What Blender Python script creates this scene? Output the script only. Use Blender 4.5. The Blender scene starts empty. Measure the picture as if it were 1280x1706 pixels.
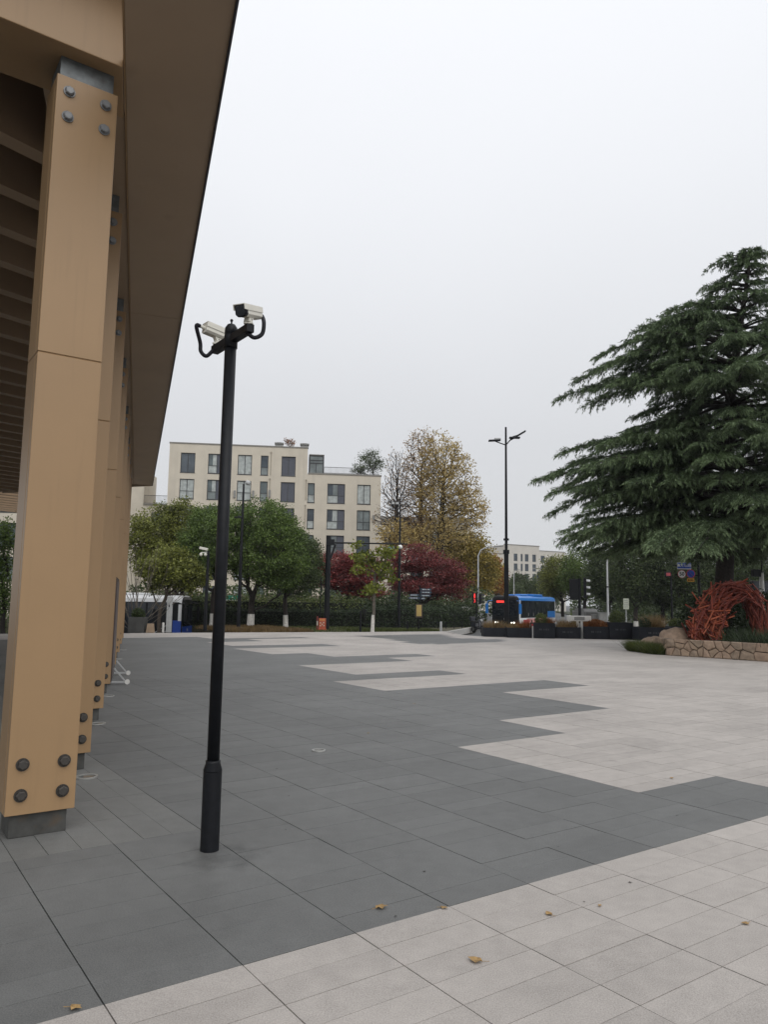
import bpy, bmesh, math, random
import numpy as np
from mathutils import Vector, Matrix, noise as mnoise

rng = np.random.default_rng(7)
random.seed(7)
S = bpy.context.scene
COL = S.collection
R = math.radians

# ------------------------------------------------------------------ camera
F_PX, PITCH, ROLL, H = 1259.2, 0.118022, 0.015642, 1.615
cp, sp, cr, sr = math.cos(PITCH), math.sin(PITCH), math.cos(ROLL), math.sin(ROLL)
FWD = Vector((0, cp, sp))
_up, _rt = Vector((0, -sp, cp)), Vector((1, 0, 0))
RT = cr * _rt + sr * _up
UP = -sr * _rt + cr * _up
cam = bpy.data.cameras.new('camera')
cam.sensor_fit = 'VERTICAL'
cam.sensor_height = 36.0
cam.lens = F_PX / 1706 * 36.0
cam.clip_end = 3000
cam_o = bpy.data.objects.new('camera', cam)
COL.objects.link(cam_o)
cam_o.matrix_world = Matrix(((RT.x, UP.x, -FWD.x, 0), (RT.y, UP.y, -FWD.y, 0), (RT.z, UP.z, -FWD.z, H), (0, 0, 0, 1)))
S.camera = cam_o

# ------------------------------------------------------------------ sky, sun, exposure
w = bpy.data.worlds.new('World')
S.world = w
w.use_nodes = True
nt = w.node_tree
nt.nodes.clear()
N = nt.nodes.new
out = N('ShaderNodeOutputWorld')
bg = N('ShaderNodeBackground')
sky = N('ShaderNodeTexSky')
sky.sky_type = 'NISHITA'
sky.sun_disc = False
sky.sun_elevation = R(40)
sky.sun_rotation = R(152)
tc = N('ShaderNodeTexCoord')
sx = N('ShaderNodeSeparateXYZ')
nt.links.new(tc.outputs['Generated'], sx.inputs[0])
ramp = N('ShaderNodeValToRGB')          # overcast: grey at the horizon, brighter overhead
el = ramp.color_ramp.elements
el[0].position = 0.0
el[0].color = (0.635, 0.65, 0.665, 1)
el[1].position = 1.0
el[1].color = (1.15, 1.17, 1.22, 1)
e = el.new(0.22); e.color = (0.70, 0.715, 0.745, 1)
e = el.new(0.52); e.color = (0.90, 0.92, 0.96, 1)
cl = N('ShaderNodeTexNoise')
cl.inputs['Scale'].default_value = 1.6
cl.inputs['Detail'].default_value = 3
nt.links.new(tc.outputs['Generated'], cl.inputs['Vector'])
ma = N('ShaderNodeMath'); ma.operation = 'MULTIPLY_ADD'
nt.links.new(cl.outputs['Fac'], ma.inputs[0])
ma.inputs[1].default_value = 0.15
nt.links.new(sx.outputs['Z'], ma.inputs[2])
ms = N('ShaderNodeMath'); ms.operation = 'SUBTRACT'
nt.links.new(ma.outputs[0], ms.inputs[0]); ms.inputs[1].default_value = 0.075
nt.links.new(ms.outputs[0], ramp.inputs[0])
hsv = N('ShaderNodeHueSaturation')
hsv.inputs['Saturation'].default_value = 0.12
hsv.inputs['Value'].default_value = 0.05
nt.links.new(sky.outputs[0], hsv.inputs['Color'])
mx = N('ShaderNodeMixRGB')
mx.inputs[0].default_value = 0.92
nt.links.new(hsv.outputs[0], mx.inputs[1])
nt.links.new(ramp.outputs[0], mx.inputs[2])
nt.links.new(mx.outputs[0], bg.inputs['Color'])
bg.inputs['Strength'].default_value = 1.0
nt.links.new(bg.outputs[0], out.inputs['Surface'])

sun = bpy.data.lights.new('sun', 'SUN')
sun.energy = 1.3
sun.angle = R(60)
sun.color = (1, 0.97, 0.93)
sun_o = bpy.data.objects.new('sun', sun)
COL.objects.link(sun_o)
sun_o.rotation_euler = (R(50), 0, R(28))
sun_o.location = (0, 0, 60)

S.view_settings.view_transform = 'Standard'
S.view_settings.look = 'None'
S.view_settings.exposure = 0.08
S.view_settings.gamma = 1.0
S.view_settings.use_curve_mapping = False
S.render.engine = 'CYCLES'
S.cycles.max_bounces = 6
S.cycles.transparent_max_bounces = 8
S.cycles.caustics_reflective = False
S.cycles.caustics_refractive = False

# ------------------------------------------------------------------ helpers
def ray(px, py):
    return FWD * F_PX + RT * (px - 640) + UP * (853 - py)

CAM = Vector((0, 0, H))
def at(px, py, Y):
    d = ray(px, py)
    return CAM + d * (Y / d.y)

def on_z(px, py, z):
    d = ray(px, py)
    return CAM + d * ((z - H) / d.z)

def hz(px):
    return 1002.3 + (px - 637.7) * 0.01564

def gz(x, Y):                                   # ground level around the plaza
    t = min(1, max(0, (Y - 41) / 25))
    a = -0.16 - 0.44 * t                        # towards the junction
    s = min(1, max(0, (-7.5 - x) / 3.0)) if Y < 80 else 0
    return a * (1 - s) + (-1.25) * s

def tag(o, label=None, cat=None, group=None, kind=None):
    if label: o['label'] = label
    if cat: o['category'] = cat
    if group: o['group'] = group
    if kind: o['kind'] = kind
    return o

def empty(name, loc=(0, 0, 0), rz=0, label=None, cat=None, group=None):
    o = bpy.data.objects.new(name, None)
    COL.objects.link(o)
    o.location = loc
    o.rotation_euler = (0, 0, rz)
    o.empty_display_size = 0.2
    return tag(o, label, cat, group)

def link(name, me, parent=None, loc=None):
    o = bpy.data.objects.new(name, me)
    COL.objects.link(o)
    if parent: o.parent = parent
    if loc is not None: o.location = loc
    return o

def copy_tree(o, parent=None):
    c = o.copy()
    COL.objects.link(c)
    c.parent = parent
    for ch in o.children:
        copy_tree(ch, c)
    return c

class MB:
    """collects shapes into one mesh"""
    def __init__(s, M=None):
        s.v, s.f, s.m, s.M = [], [], [], M or Matrix.Identity(4)
    def add(s, vs, fs, mi=0):
        b = len(s.v)
        s.v += [tuple(s.M @ Vector(p)) for p in vs]
        s.f += [tuple(b + i for i in f) for f in fs]
        s.m += [mi] * len(fs)
        return s
    def box(s, c, size, rz=0, mi=0, rot=None, taper=1.0):
        hx, hy, hzz = [q / 2 for q in size]
        m = rot or Matrix.Rotation(rz, 3, 'Z')
        vs = []
        for z in (-hzz, hzz):
            t = taper if z > 0 else 1
            for x, y in ((-hx * t, -hy * t), (hx * t, -hy * t), (hx * t, hy * t), (-hx * t, hy * t)):
                vs.append(Vector(c) + m @ Vector((x, y, z)))
        return s.add(vs, [(3, 2, 1, 0), (4, 5, 6, 7), (0, 1, 5, 4), (1, 2, 6, 5), (2, 3, 7, 6), (3, 0, 4, 7)], mi)
    def bar(s, a, b, wd, h=None, mi=0, upv=(0, 0, 1)):
        a, b = Vector(a), Vector(b)
        h = h or wd
        d = (b - a).normalized()
        u = Vector(upv)
        if abs(d.dot(u)) > 0.98: u = Vector((1, 0, 0))
        x = d.cross(u).normalized(); y = x.cross(d).normalized()
        vs = [p + x * (i * wd / 2) + y * (j * h / 2) for p in (a, b) for i, j in ((-1, -1), (1, -1), (1, 1), (-1, 1))]
        return s.add(vs, [(3, 2, 1, 0), (4, 5, 6, 7), (0, 1, 5, 4), (1, 2, 6, 5), (2, 3, 7, 6), (3, 0, 4, 7)], mi)
    def tube(s, path, radii, n=8, mi=0, caps=True):
        path = [Vector(p) for p in path]
        if not hasattr(radii, '__len__'): radii = [radii] * len(path)
        vs, fs = [], []
        ref = None
        for i, p in enumerate(path):
            d = (path[min(i + 1, len(path) - 1)] - path[max(i - 1, 0)]).normalized()
            if ref is None:
                ref = d.orthogonal().normalized()
            x = (ref - d * ref.dot(d)).normalized(); ref = x
            y = d.cross(x)
            for k in range(n):
                a = 2 * math.pi * k / n
                vs.append(p + (x * math.cos(a) + y * math.sin(a)) * radii[i])
        for i in range(len(path) - 1):
            for k in range(n):
                k2 = (k + 1) % n
                fs.append((i * n + k, i * n + k2, (i + 1) * n + k2, (i + 1) * n + k))
        if caps:
            fs.append(tuple(range(n))[::-1]); fs.append(tuple((len(path) - 1) * n + k for k in range(n)))
        return s.add(vs, fs, mi)
    def prism(s, poly, z0, z1, mi=0):
        n = len(poly)
        vs = [(x, y, z0) for x, y in poly] + [(x, y, z1) for x, y in poly]
        return s.add(vs, [tuple(range(n))[::-1], tuple(range(n, 2 * n))] + [(i, (i + 1) % n, n + (i + 1) % n, n + i) for i in range(n)], mi)
    def quad(s, a, b, c, d, mi=0):
        return s.add([a, b, c, d], [(0, 1, 2, 3)], mi)
    def mesh(s, name, mats, smooth=False):
        me = bpy.data.meshes.new(name)
        me.from_pydata(s.v, [], s.f)
        for m in (mats if isinstance(mats, (list, tuple)) else [mats]): me.materials.append(m)
        me.polygons.foreach_set('material_index', s.m)
        if smooth: me.polygons.foreach_set('use_smooth', [True] * len(s.f))
        me.update()
        return me
    def build(s, name, mats, parent=None, smooth=False, bevel=0, loc=None, seg=2):
        o = link(name, s.mesh(name, mats, smooth), parent, loc)
        if bevel:
            md = o.modifiers.new('bevel', 'BEVEL')
            md.width = bevel; md.segments = seg; md.limit_method = 'ANGLE'
        return o

def fast_mesh(name, verts, nper, mat, tone=None, smooth=False):
    """verts (N*nper,3): N separate polygons of nper corners"""
    verts = np.asarray(verts, np.float32).reshape(-1, 3)
    nv = len(verts); nf = nv // nper
    me = bpy.data.meshes.new(name)
    me.vertices.add(nv); me.loops.add(nv); me.polygons.add(nf)
    me.vertices.foreach_set('co', verts.ravel())
    me.loops.foreach_set('vertex_index', np.arange(nv, dtype=np.int32))
    me.polygons.foreach_set('loop_start', np.arange(0, nv, nper, dtype=np.int32))
    if tone is not None:
        at_ = me.attributes.new('tone', 'FLOAT', 'FACE')
        at_.data.foreach_set('value', np.asarray(tone, np.float32))
    me.materials.append(mat)
    me.update(calc_edges=True)
    me.validate()
    return me

# ------------------------------------------------------------------ materials
def new_mat(name):
    m = bpy.data.materials.new(name)
    m.use_nodes = True
    return m, m.node_tree, m.node_tree.nodes['Principled BSDF']

def mat(name, rgb, rough=0.6, metal=0.0, var=0.08, scale=6.0, bump=0.0, bscale=60.0, spec=0.5, wear=None, emit=0, coat=0.0):
    m, t, p = new_mat(name)
    p.inputs['Roughness'].default_value = rough
    p.inputs['Metallic'].default_value = metal
    p.inputs['Specular IOR Level'].default_value = spec
    p.inputs['Coat Weight'].default_value = coat
    tcn = t.nodes.new('ShaderNodeTexCoord')
    n = t.nodes.new('ShaderNodeTexNoise')
    n.inputs['Scale'].default_value = scale
    n.inputs['Detail'].default_value = 6
    t.links.new(tcn.outputs['Object'], n.inputs['Vector'])
    r = t.nodes.new('ShaderNodeValToRGB')
    a = [max(0, c * (1 - var)) for c in rgb]; b = [min(1, c * (1 + var)) for c in rgb]
    r.color_ramp.elements[0].position = 0.3; r.color_ramp.elements[0].color = (*a, 1)
    r.color_ramp.elements[1].position = 0.7; r.color_ramp.elements[1].color = (*b, 1)
    t.links.new(n.outputs['Fac'], r.inputs[0])
    src = r.outputs[0]
    if wear:                                     # streaks / stains of another colour
        n2 = t.nodes.new('ShaderNodeTexNoise'); n2.inputs['Scale'].default_value = wear[1]; n2.inputs['Detail'].default_value = 8
        mp = t.nodes.new('ShaderNodeMapping'); mp.inputs['Scale'].default_value = wear[2]
        t.links.new(tcn.outputs['Object'], mp.inputs[0]); t.links.new(mp.outputs[0], n2.inputs['Vector'])
        r2 = t.nodes.new('ShaderNodeValToRGB'); r2.color_ramp.elements[0].position = wear[3]; r2.color_ramp.elements[1].position = wear[3] + 0.2
        t.links.new(n2.outputs['Fac'], r2.inputs[0])
        mm = t.nodes.new('ShaderNodeMixRGB'); mm.inputs[2].default_value = (*wear[0], 1)
        ml = t.nodes.new('ShaderNodeMath'); ml.operation = 'MULTIPLY'; ml.inputs[1].default_value = wear[4]
        t.links.new(r2.outputs[0], ml.inputs[0]); t.links.new(ml.outputs[0], mm.inputs[0]); t.links.new(src, mm.inputs[1])
        src = mm.outputs[0]
    t.links.new(src, p.inputs['Base Color'])
    if bump:
        bn = t.nodes.new('ShaderNodeTexNoise'); bn.inputs['Scale'].default_value = bscale; bn.inputs['Detail'].default_value = 4
        t.links.new(tcn.outputs['Object'], bn.inputs['Vector'])
        bu = t.nodes.new('ShaderNodeBump'); bu.inputs['Strength'].default_value = bump; bu.inputs['Distance'].default_value = 0.02
        t.links.new(bn.outputs['Fac'], bu.inputs['Height']); t.links.new(bu.outputs[0], p.inputs['Normal'])
    if emit:
        p.inputs['Emission Color'].default_value = (*rgb, 1)
        p.inputs['Emission Strength'].default_value = emit
    return m

def granite(name, rgb, speck, rough):
    m, t, p = new_mat(name)
    p.inputs['Roughness'].default_value = rough
    p.inputs['Specular IOR Level'].default_value = 0.35
    L = t.links.new
    geo = t.nodes.new('ShaderNodeNewGeometry')
    a = t.nodes.new('ShaderNodeAttribute'); a.attribute_name = 'tone'; a.attribute_type = 'GEOMETRY'
    fine = t.nodes.new('ShaderNodeTexNoise'); fine.inputs['Scale'].default_value = 150; fine.inputs['Detail'].default_value = 3
    L(geo.outputs['Position'], fine.inputs['Vector'])
    mid = t.nodes.new('ShaderNodeTexNoise'); mid.inputs['Scale'].default_value = 9; mid.inputs['Detail'].default_value = 5
    L(geo.outputs['Position'], mid.inputs['Vector'])
    big = t.nodes.new('ShaderNodeTexNoise'); big.inputs['Scale'].default_value = 0.55; big.inputs['Detail'].default_value = 5; big.inputs['Roughness'].default_value = 0.6
    L(geo.outputs['Position'], big.inputs['Vector'])
    def madd(x, k, c):
        q = t.nodes.new('ShaderNodeMath'); q.operation = 'MULTIPLY_ADD'
        L(x, q.inputs[0]); q.inputs[1].default_value = k
        if isinstance(c, float): q.inputs[2].default_value = c
        else: L(c, q.inputs[2])
        return q.outputs[0]
    f = madd(fine.outputs['Fac'], speck, 1 - speck * 0.5)
    f = madd(mid.outputs['Fac'], 0.30, f)
    f = madd(big.outputs['Fac'], 0.70, f)
    f = madd(a.outputs['Fac'], 0.12, f)                 # tile to tile
    f = madd(f, 1.0, -0.56)
    # small dark stains, oval and dry
    st = t.nodes.new('ShaderNodeTexNoise'); st.inputs['Scale'].default_value = 2.3; st.inputs['Detail'].default_value = 7
    L(geo.outputs['Position'], st.inputs['Vector'])
    rr = t.nodes.new('ShaderNodeValToRGB'); rr.color_ramp.elements[0].position = 0.66; rr.color_ramp.elements[1].position = 0.78
    L(st.outputs['Fac'], rr.inputs[0])
    f = madd(rr.outputs[0], -0.22, f)
    # damp dark stain that spreads from the foot of the post
    ds = t.nodes.new('ShaderNodeVectorMath'); ds.operation = 'DISTANCE'; L(geo.outputs['Position'], ds.inputs[0]); ds.inputs[1].default_value = (-0.98, 5.02, 0)
    dd = madd(mid.outputs['Fac'], 0.45, ds.outputs['Value'])
    dr = t.nodes.new('ShaderNodeMapRange'); L(dd, dr.inputs['Value']); dr.inputs[1].default_value = 0.30; dr.inputs[2].default_value = 0.52; dr.inputs[3].default_value = -0.30; dr.inputs[4].default_value = 0.0
    f = madd(dr.outputs[0], 1.0, f)
    mul = t.nodes.new('ShaderNodeVectorMath'); mul.operation = 'SCALE'
    mul.inputs[0].default_value = rgb
    L(f, mul.inputs['Scale'])
    L(mul.outputs[0], p.inputs['Base Color'])
    bu = t.nodes.new('ShaderNodeBump'); bu.inputs['Strength'].default_value = 0.35; bu.inputs['Distance'].default_value = 0.003
    L(fine.outputs['Fac'], bu.inputs['Height']); L(bu.outputs[0], p.inputs['Normal'])
    return m

def foliage(name, dark, light, rough=0.55, trans=0.25, patch=0.5, tone_amt=0.0):
    m, t, p = new_mat(name)
    L = t.links.new
    geo = t.nodes.new('ShaderNodeNewGeometry')
    n = t.nodes.new('ShaderNodeTexNoise'); n.inputs['Scale'].default_value = patch; n.inputs['Detail'].default_value = 3
    L(geo.outputs['Position'], n.inputs['Vector'])
    q = t.nodes.new('ShaderNodeMath'); q.operation = 'MULTIPLY_ADD'
    L(geo.outputs['Random Per Island'], q.inputs[0]); q.inputs[1].default_value = 0.55
    s = t.nodes.new('ShaderNodeMath'); s.operation = 'MULTIPLY_ADD'
    L(n.outputs['Fac'], s.inputs[0]); s.inputs[1].default_value = 1.1; s.inputs[2].default_value = -0.33
    L(s.outputs[0], q.inputs[2])
    src = q.outputs[0]
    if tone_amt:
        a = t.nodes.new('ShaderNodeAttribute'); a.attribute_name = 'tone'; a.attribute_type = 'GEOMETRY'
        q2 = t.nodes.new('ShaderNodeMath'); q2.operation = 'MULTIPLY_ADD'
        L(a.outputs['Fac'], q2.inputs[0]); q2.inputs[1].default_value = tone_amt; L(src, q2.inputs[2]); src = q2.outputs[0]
    r = t.nodes.new('ShaderNodeValToRGB')
    r.color_ramp.elements[0].position = 0.15; r.color_ramp.elements[0].color = (*dark, 1)
    r.color_ramp.elements[1].position = 0.95; r.color_ramp.elements[1].color = (*light, 1)
    L(src, r.inputs[0])
    L(r.outputs[0], p.inputs['Base Color'])
    p.inputs['Roughness'].default_value = rough
    p.inputs['Specular IOR Level'].default_value = 0.3
    tr = t.nodes.new('ShaderNodeBsdfTranslucent'); L(r.outputs[0], tr.inputs['Color'])
    mixs = t.nodes.new('ShaderNodeMixShader'); mixs.inputs[0].default_value = trans
    L(p.outputs[0], mixs.inputs[1]); L(tr.outputs[0], mixs.inputs[2])
    L(mixs.outputs[0], t.nodes['Material Output'].inputs['Surface'])
    return m

G_DARK = granite('dark_granite', (0.128, 0.130, 0.127), 1.25, 0.62)
G_MID = granite('mid_granite', (0.150, 0.151, 0.145), 1.25, 0.62)
G_LIGHT = granite('light_granite', (0.365, 0.337, 0.312), 1.0, 0.7)
JOINT = mat('joint_mortar', (0.045, 0.045, 0.043), 0.9, var=0.3, scale=3)
TAN = mat('tan_cladding', (0.325, 0.208, 0.108), 0.42, var=0.05, scale=1.2, spec=0.4, wear=((0.22, 0.145, 0.08), 3.0, (6, 6, 0.35), 0.56, 0.25), bump=0.03, bscale=30)
SOFFIT = mat('brown_soffit', (0.40, 0.30, 0.21), 0.5, var=0.06, scale=1.0, spec=0.3, wear=((0.12, 0.085, 0.06), 2.0, (1, 1, 1), 0.62, 0.4))
BEAM = mat('brown_beam', (0.32, 0.225, 0.145), 0.5, var=0.06, scale=1.5)
DECK = mat('dark_roof_deck', (0.05, 0.036, 0.03), 0.8, var=0.2)
FASCIA = mat('dark_eave_trim', (0.03, 0.03, 0.04), 0.5)
STEEL = mat('grey_steel_plate', (0.15, 0.165, 0.17), 0.45, metal=0.3, var=0.3, scale=14, wear=((0.10, 0.06, 0.035), 9, (1, 1, 1), 0.6, 0.6))
PLINTH = mat('dark_plinth_steel', (0.060, 0.060, 0.056), 0.6, metal=0.1, var=0.35, scale=10, wear=((0.10, 0.065, 0.035), 7, (1, 1, 1), 0.56, 0.7))
BOLT = mat('bolt_steel', (0.19, 0.195, 0.20), 0.42, metal=0.3, var=0.15)
BOLT_D = mat('bolt_dark_steel', (0.055, 0.05, 0.045), 0.5, metal=0.4, var=0.25)
BLACK = mat('black_paint', (0.009, 0.010, 0.0125), 0.45, var=0.25, scale=20, spec=0.22)
CABLE = mat('black_rubber', (0.010, 0.010, 0.014), 0.6, spec=0.2)
WHITE = mat('white_paint', (0.72, 0.71, 0.68), 0.4, var=0.06, wear=((0.45, 0.42, 0.36), 8, (1, 1, 0.4), 0.6, 0.4))
CREAMW = mat('camera_white', (0.66, 0.64, 0.57), 0.42, var=0.03)
GREYP = mat('light_grey_pole', (0.40, 0.41, 0.41), 0.5, var=0.1)
MIDGREY = mat('mid_grey_paint', (0.22, 0.22, 0.21), 0.5, var=0.1)
GLASS = mat('dark_glass', (0.012, 0.015, 0.02), 0.06, var=0.3, spec=0.6)
RED_E = mat('red_led', (1.0, 0.05, 0.04), 0.5, emit=0.75)
WHITE_E = mat('headlamp_glow', (1.0, 0.95, 0.85), 0.5, emit=2.5)
RUBBER = mat('tyre_rubber', (0.015, 0.015, 0.015), 0.8)
BARK = mat('bark', (0.060, 0.047, 0.036), 0.9, var=0.4, scale=18, bump=0.5, bscale=40)
BARK_D = mat('dark_bark', (0.026, 0.021, 0.018), 0.9, var=0.4, scale=14, bump=0.5, bscale=30)
BARK_G = mat('grey_bark', (0.12, 0.105, 0.085), 0.9, var=0.4, scale=8)
LIME = mat('whitewash', (0.58, 0.56, 0.52), 0.85, var=0.2, scale=9)
ASPHALT = mat('asphalt', (0.075, 0.077, 0.078), 0.85, var=0.2, scale=0.9, bump=0.2, bscale=90)
SOIL = mat('soil', (0.035, 0.026, 0.018), 0.95, var=0.4, scale=4, bump=0.6, bscale=25)

# ------------------------------------------------------------------ plaza
A_ = -0.61474
QV = Vector((math.cos(A_), -math.sin(A_), 0)); PV = Vector((math.sin(A_), math.cos(A_), 0))
Q0, P0 = 0.9739, 3.2663
def gxy(i, j):
    return QV * (Q0 + 0.6 * i) + PV * (P0 + 0.2 * j)
def ij(px, py):
    g = on_z(px, py, 0)
    return ((g.dot(QV) - Q0) / 0.6, (g.dot(PV) - P0) / 0.2)

# right-hand outline of the dark field, in tile counts (columns, rows)
zig = [(10, 0), (10, 5), (8, 5), (8, 17), (11, 17), (11, 23), (15, 23), (15, 35), (19, 35), (19, 41), (12, 41), (12, 50), (18, 50),
       (18, 55), (14, 55), (14, 68), (20, 68), (20, 74), (23, 74), (23, 79), (18, 79), (18, 87)]
zig += [(16, 87), (16, 101), (23, 101), (23, 108), (17, 108), (17, 120), (21, 120), (21, 128), (26, 128), (26, 132), (19, 132), (19, 140), (12, 140)]
dark_poly = np.array([(-80, 0)] + zig + [(-80, 140)], float)
patch = [ij(590, 1059.5), ij(640, 1064), ij(690, 1072), ij(735, 1073.5), ij(835, 1069), ij(845, 1066), ij(760, 1063), ij(740, 1057), ij(700, 1057)]
dark_poly2 = np.round(np.array(patch))

def in_poly(x, y, P):
    c = np.zeros(x.shape, bool)
    j = len(P) - 1
    for i in range(len(P)):
        xi, yi, xj, yj = P[i][0], P[i][1], P[j][0], P[j][1]
        cond = ((yi > y) != (yj > y))
        xin = (xj - xi) * (y - yi) / (yj - yi + 1e-12) + xi
        c ^= cond & (x < xin)
        j = i
    return c

plaza_poly = [(-40, 8), (-40, 21), (-11.39, 35.02), (-6.95, 37.4), (-0.54, 40.6), (3.66, 43.1), (4.04, 38.4), (4.91, 37.6), (14.6, 37.6), (40, 37.6), (40, 0.4), (-6, 0.4)]
mb = MB()
mb.prism(plaza_poly, -0.30, -0.022)
plaza = mb.build('plaza', [JOINT])
tag(plaza, kind='structure')

gi, gj = np.meshgrid(np.arange(-62, 62), np.arange(-28, 210), indexing='ij')
gi = gi.ravel(); gj = gj.ravel()
cx = (Q0 + 0.6 * (gi + 0.5)); cy = (P0 + 0.2 * (gj + 0.5))
wx = QV.x * cx + PV.x * cy; wy = QV.y * cx + PV.y * cy
inside = in_poly(wx, wy, np.array(plaza_poly))
dist = np.hypot(wx, wy)
gi, gj, wx, wy, dist = [q[inside] for q in (gi, gj, wx, wy, dist)]
dk = in_poly(gi + 0.5, gj + 0.5, dark_poly) | in_poly(gi + 0.5, gj + 0.5, dark_poly2)
kind = np.where(dk, 0, 2)
narrow = (gi < 2) & (gj >= 10) & dk
kind[narrow] = 1

def tile_rects(i, j, k):
    """plan rectangles (q0,q1,p0,p1) of a slot"""
    q, p = Q0 + 0.6 * i, P0 + 0.2 * j
    g = 0.0019 if k == 2 else 0.0009
    return (q + 0.003, q + 0.597, p + g, p + 0.2 - g)
near = (dist < 17)
tiles = {0: [], 1: [], 2: []}
for k_ in (0, 2):
    s_ = near & (kind == k_)
    for i, j in zip(gi[s_], gj[s_]): tiles[k_].append(tile_rects(i, j, k_))
# narrow tiles laid along the other way: 0.2 wide, 0.6 long
for i in range(-20, 2):
    for j in range(10, 100, 3):
        for a in range(3):
            q, p = Q0 + 0.6 * i + 0.2 * a, P0 + 0.2 * j
            wpt = QV * (q + 0.1) + PV * (p + 0.3)
            if math.hypot(wpt.x, wpt.y) < 17 and in_poly(np.array([wpt.x]), np.array([wpt.y]), np.array(plaza_poly))[0]:
                ga = 0.003 if a == 0 else 0.0016
                tiles[1].append((q + ga, q + 0.1984, p + 0.0014, p + 0.5986))

def box_faces(rects, zt, zb=-0.02):
    r = np.asarray(rects, float)
    q0, q1, p0, p1 = r.T
    qv = np.array(QV); pv = np.array(PV)
    c = [np.outer(q0, qv) + np.outer(p0, pv), np.outer(q1, qv) + np.outer(p0, pv), np.outer(q1, qv) + np.outer(p1, pv), np.outer(q0, qv) + np.outer(p1, pv)]
    T = [x + np.c_[np.zeros(len(x)), np.zeros(len(x)), zt] for x in c]
    B = [x + np.array([0, 0, zb]) for x in c]
    fs = [np.stack(T, 1)] + [np.stack([B[a], B[(a + 1) % 4], T[(a + 1) % 4], T[a]], 1) for a in range(4)]
    return np.stack(fs, 1).reshape(-1, 3)

GM = {0: G_DARK, 1: G_MID, 2: G_LIGHT}
def score(r):
    c = QV * ((r[0] + r[1]) / 2) + PV * ((r[2] + r[3]) / 2)
    d = c - CAM
    fz = d.dot(FWD)
    if fz < 1: return -1
    px, py = 640 + F_PX * d.dot(RT) / fz, 853 - F_PX * d.dot(UP) / fz
    if not (-60 < px < 1340 and py < 1760): return -1
    return (H / fz ** 3)
allt = [(score(r), k, r) for k in tiles for r in tiles[k]]
allt.sort(key=lambda q: -q[0])
single, rest = allt[:292], allt[292:]
protos = {}
for n, (sc_, k, r) in enumerate(single):
    key = (k, round(r[1] - r[0], 4), n % 7 if True else 0)
    if key not in protos:
        hw, hp = (r[1] - r[0]) / 2, (r[3] - r[2]) / 2
        vs = box_faces([(-hw, hw, -hp, hp)], np.array([0.0]))
        b = MB(); 
        tvec = [Vector(x) for x in vs]
        b.add(tvec, [tuple(range(q * 4, q * 4 + 4)) for q in range(5)])
        me = b.mesh('tile', GM[k])
        at_ = me.attributes.new('tone', 'FLOAT', 'FACE')
        at_.data.foreach_set('value', [float(rng.random())] * 5)
        protos[key] = me
    c = QV * ((r[0] + r[1]) / 2) + PV * ((r[2] + r[3]) / 2)
    o = link('tile', protos[key], plaza, (c.x, c.y, float(rng.uniform(-0.0012, 0.0012))))
for k in GM:
    rs = [r for s_, kk, r in rest if kk == k]
    vs = box_faces(rs, rng.uniform(-0.001, 0.001, len(rs)))
    o = link('tile', fast_mesh('tile', vs, 4, GM[k], np.repeat(rng.random(len(rs)), 5)), plaza)
    o['kind'] = 'stuff'
for k in (0, 2):                                    # farther tiles: tops only, joints are below a pixel there
    s_ = (~near) & (kind != 2 if k == 0 else kind == 2)
    rs = [(Q0 + 0.6 * i, Q0 + 0.6 * i + 0.6, P0 + 0.2 * j, P0 + 0.2 * j + 0.2) for i, j in zip(gi[s_], gj[s_])]
    vs = box_faces(rs, np.zeros(len(rs))).reshape(-1, 5, 4, 3)[:, 0].reshape(-1, 3)
    o = link('tile', fast_mesh('tile', vs, 4, GM[k], rng.random(len(rs))), plaza)
    o['kind'] = 'stuff'

# ------------------------------------------------------------------ ground, road, verge
xs = np.concatenate([np.arange(-400, -60, 20), np.arange(-60, 60, 2.0), np.arange(60, 401, 20)])
ys = np.concatenate([np.arange(-60, 30, 10), np.arange(30, 110, 2.0), np.arange(110, 1500, 40)])
vs = [(x, y, gz(x, y) - 0.10 if y > 30 else -0.5) for y in ys for x in xs]
nx = len(xs)
fs = [(a * nx + b, a * nx + b + 1, (a + 1) * nx + b + 1, (a + 1) * nx + b) for a in range(len(ys) - 1) for b in range(nx - 1)]
b = MB(); b.add(vs, fs)
road = b.build('road', [ASPHALT]); tag(road, kind='structure')

GRASSD = mat('verge_soil', (0.075, 0.068, 0.04), 0.95, var=0.4, scale=3, bump=0.5, bscale=30)
b = MB()
vp = [(-7.6, 37.6), (-0.6, 41.0), (3.7, 43.6), (6.2, 52), (8.2, 66), (12, 92), (-40, 92), (-40, 60), (-8.6, 52)]
b.prism(vp, -1.4, -0.09)
verge = b.build('verge', [GRASSD]); tag(verge, kind='structure')
KERB = mat('kerb_stone', (0.42, 0.41, 0.39), 0.8, var=0.12, scale=5)
b = MB()
kp = [(-11.6, 35.1), (-7.0, 37.55), (-0.5, 40.75), (3.72, 43.25), (6.2, 52), (8.2, 66), (12, 92)]
for a, c in zip(kp[:-1], kp[1:]):
    n = max(1, int(math.dist(a, c) / 1.0))
    for q in range(n):
        p0 = Vector((*a, 0)).lerp(Vector((*c, 0)), (q + 0.01) / n); p1 = Vector((*a, 0)).lerp(Vector((*c, 0)), (q + 0.99) / n)
        b.bar(p0 + Vector((0, 0, -0.17)), p1 + Vector((0, 0, -0.17)), 0.16, 0.34)
kerb = b.build('kerb', [KERB]); tag(kerb, kind='structure')
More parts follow.
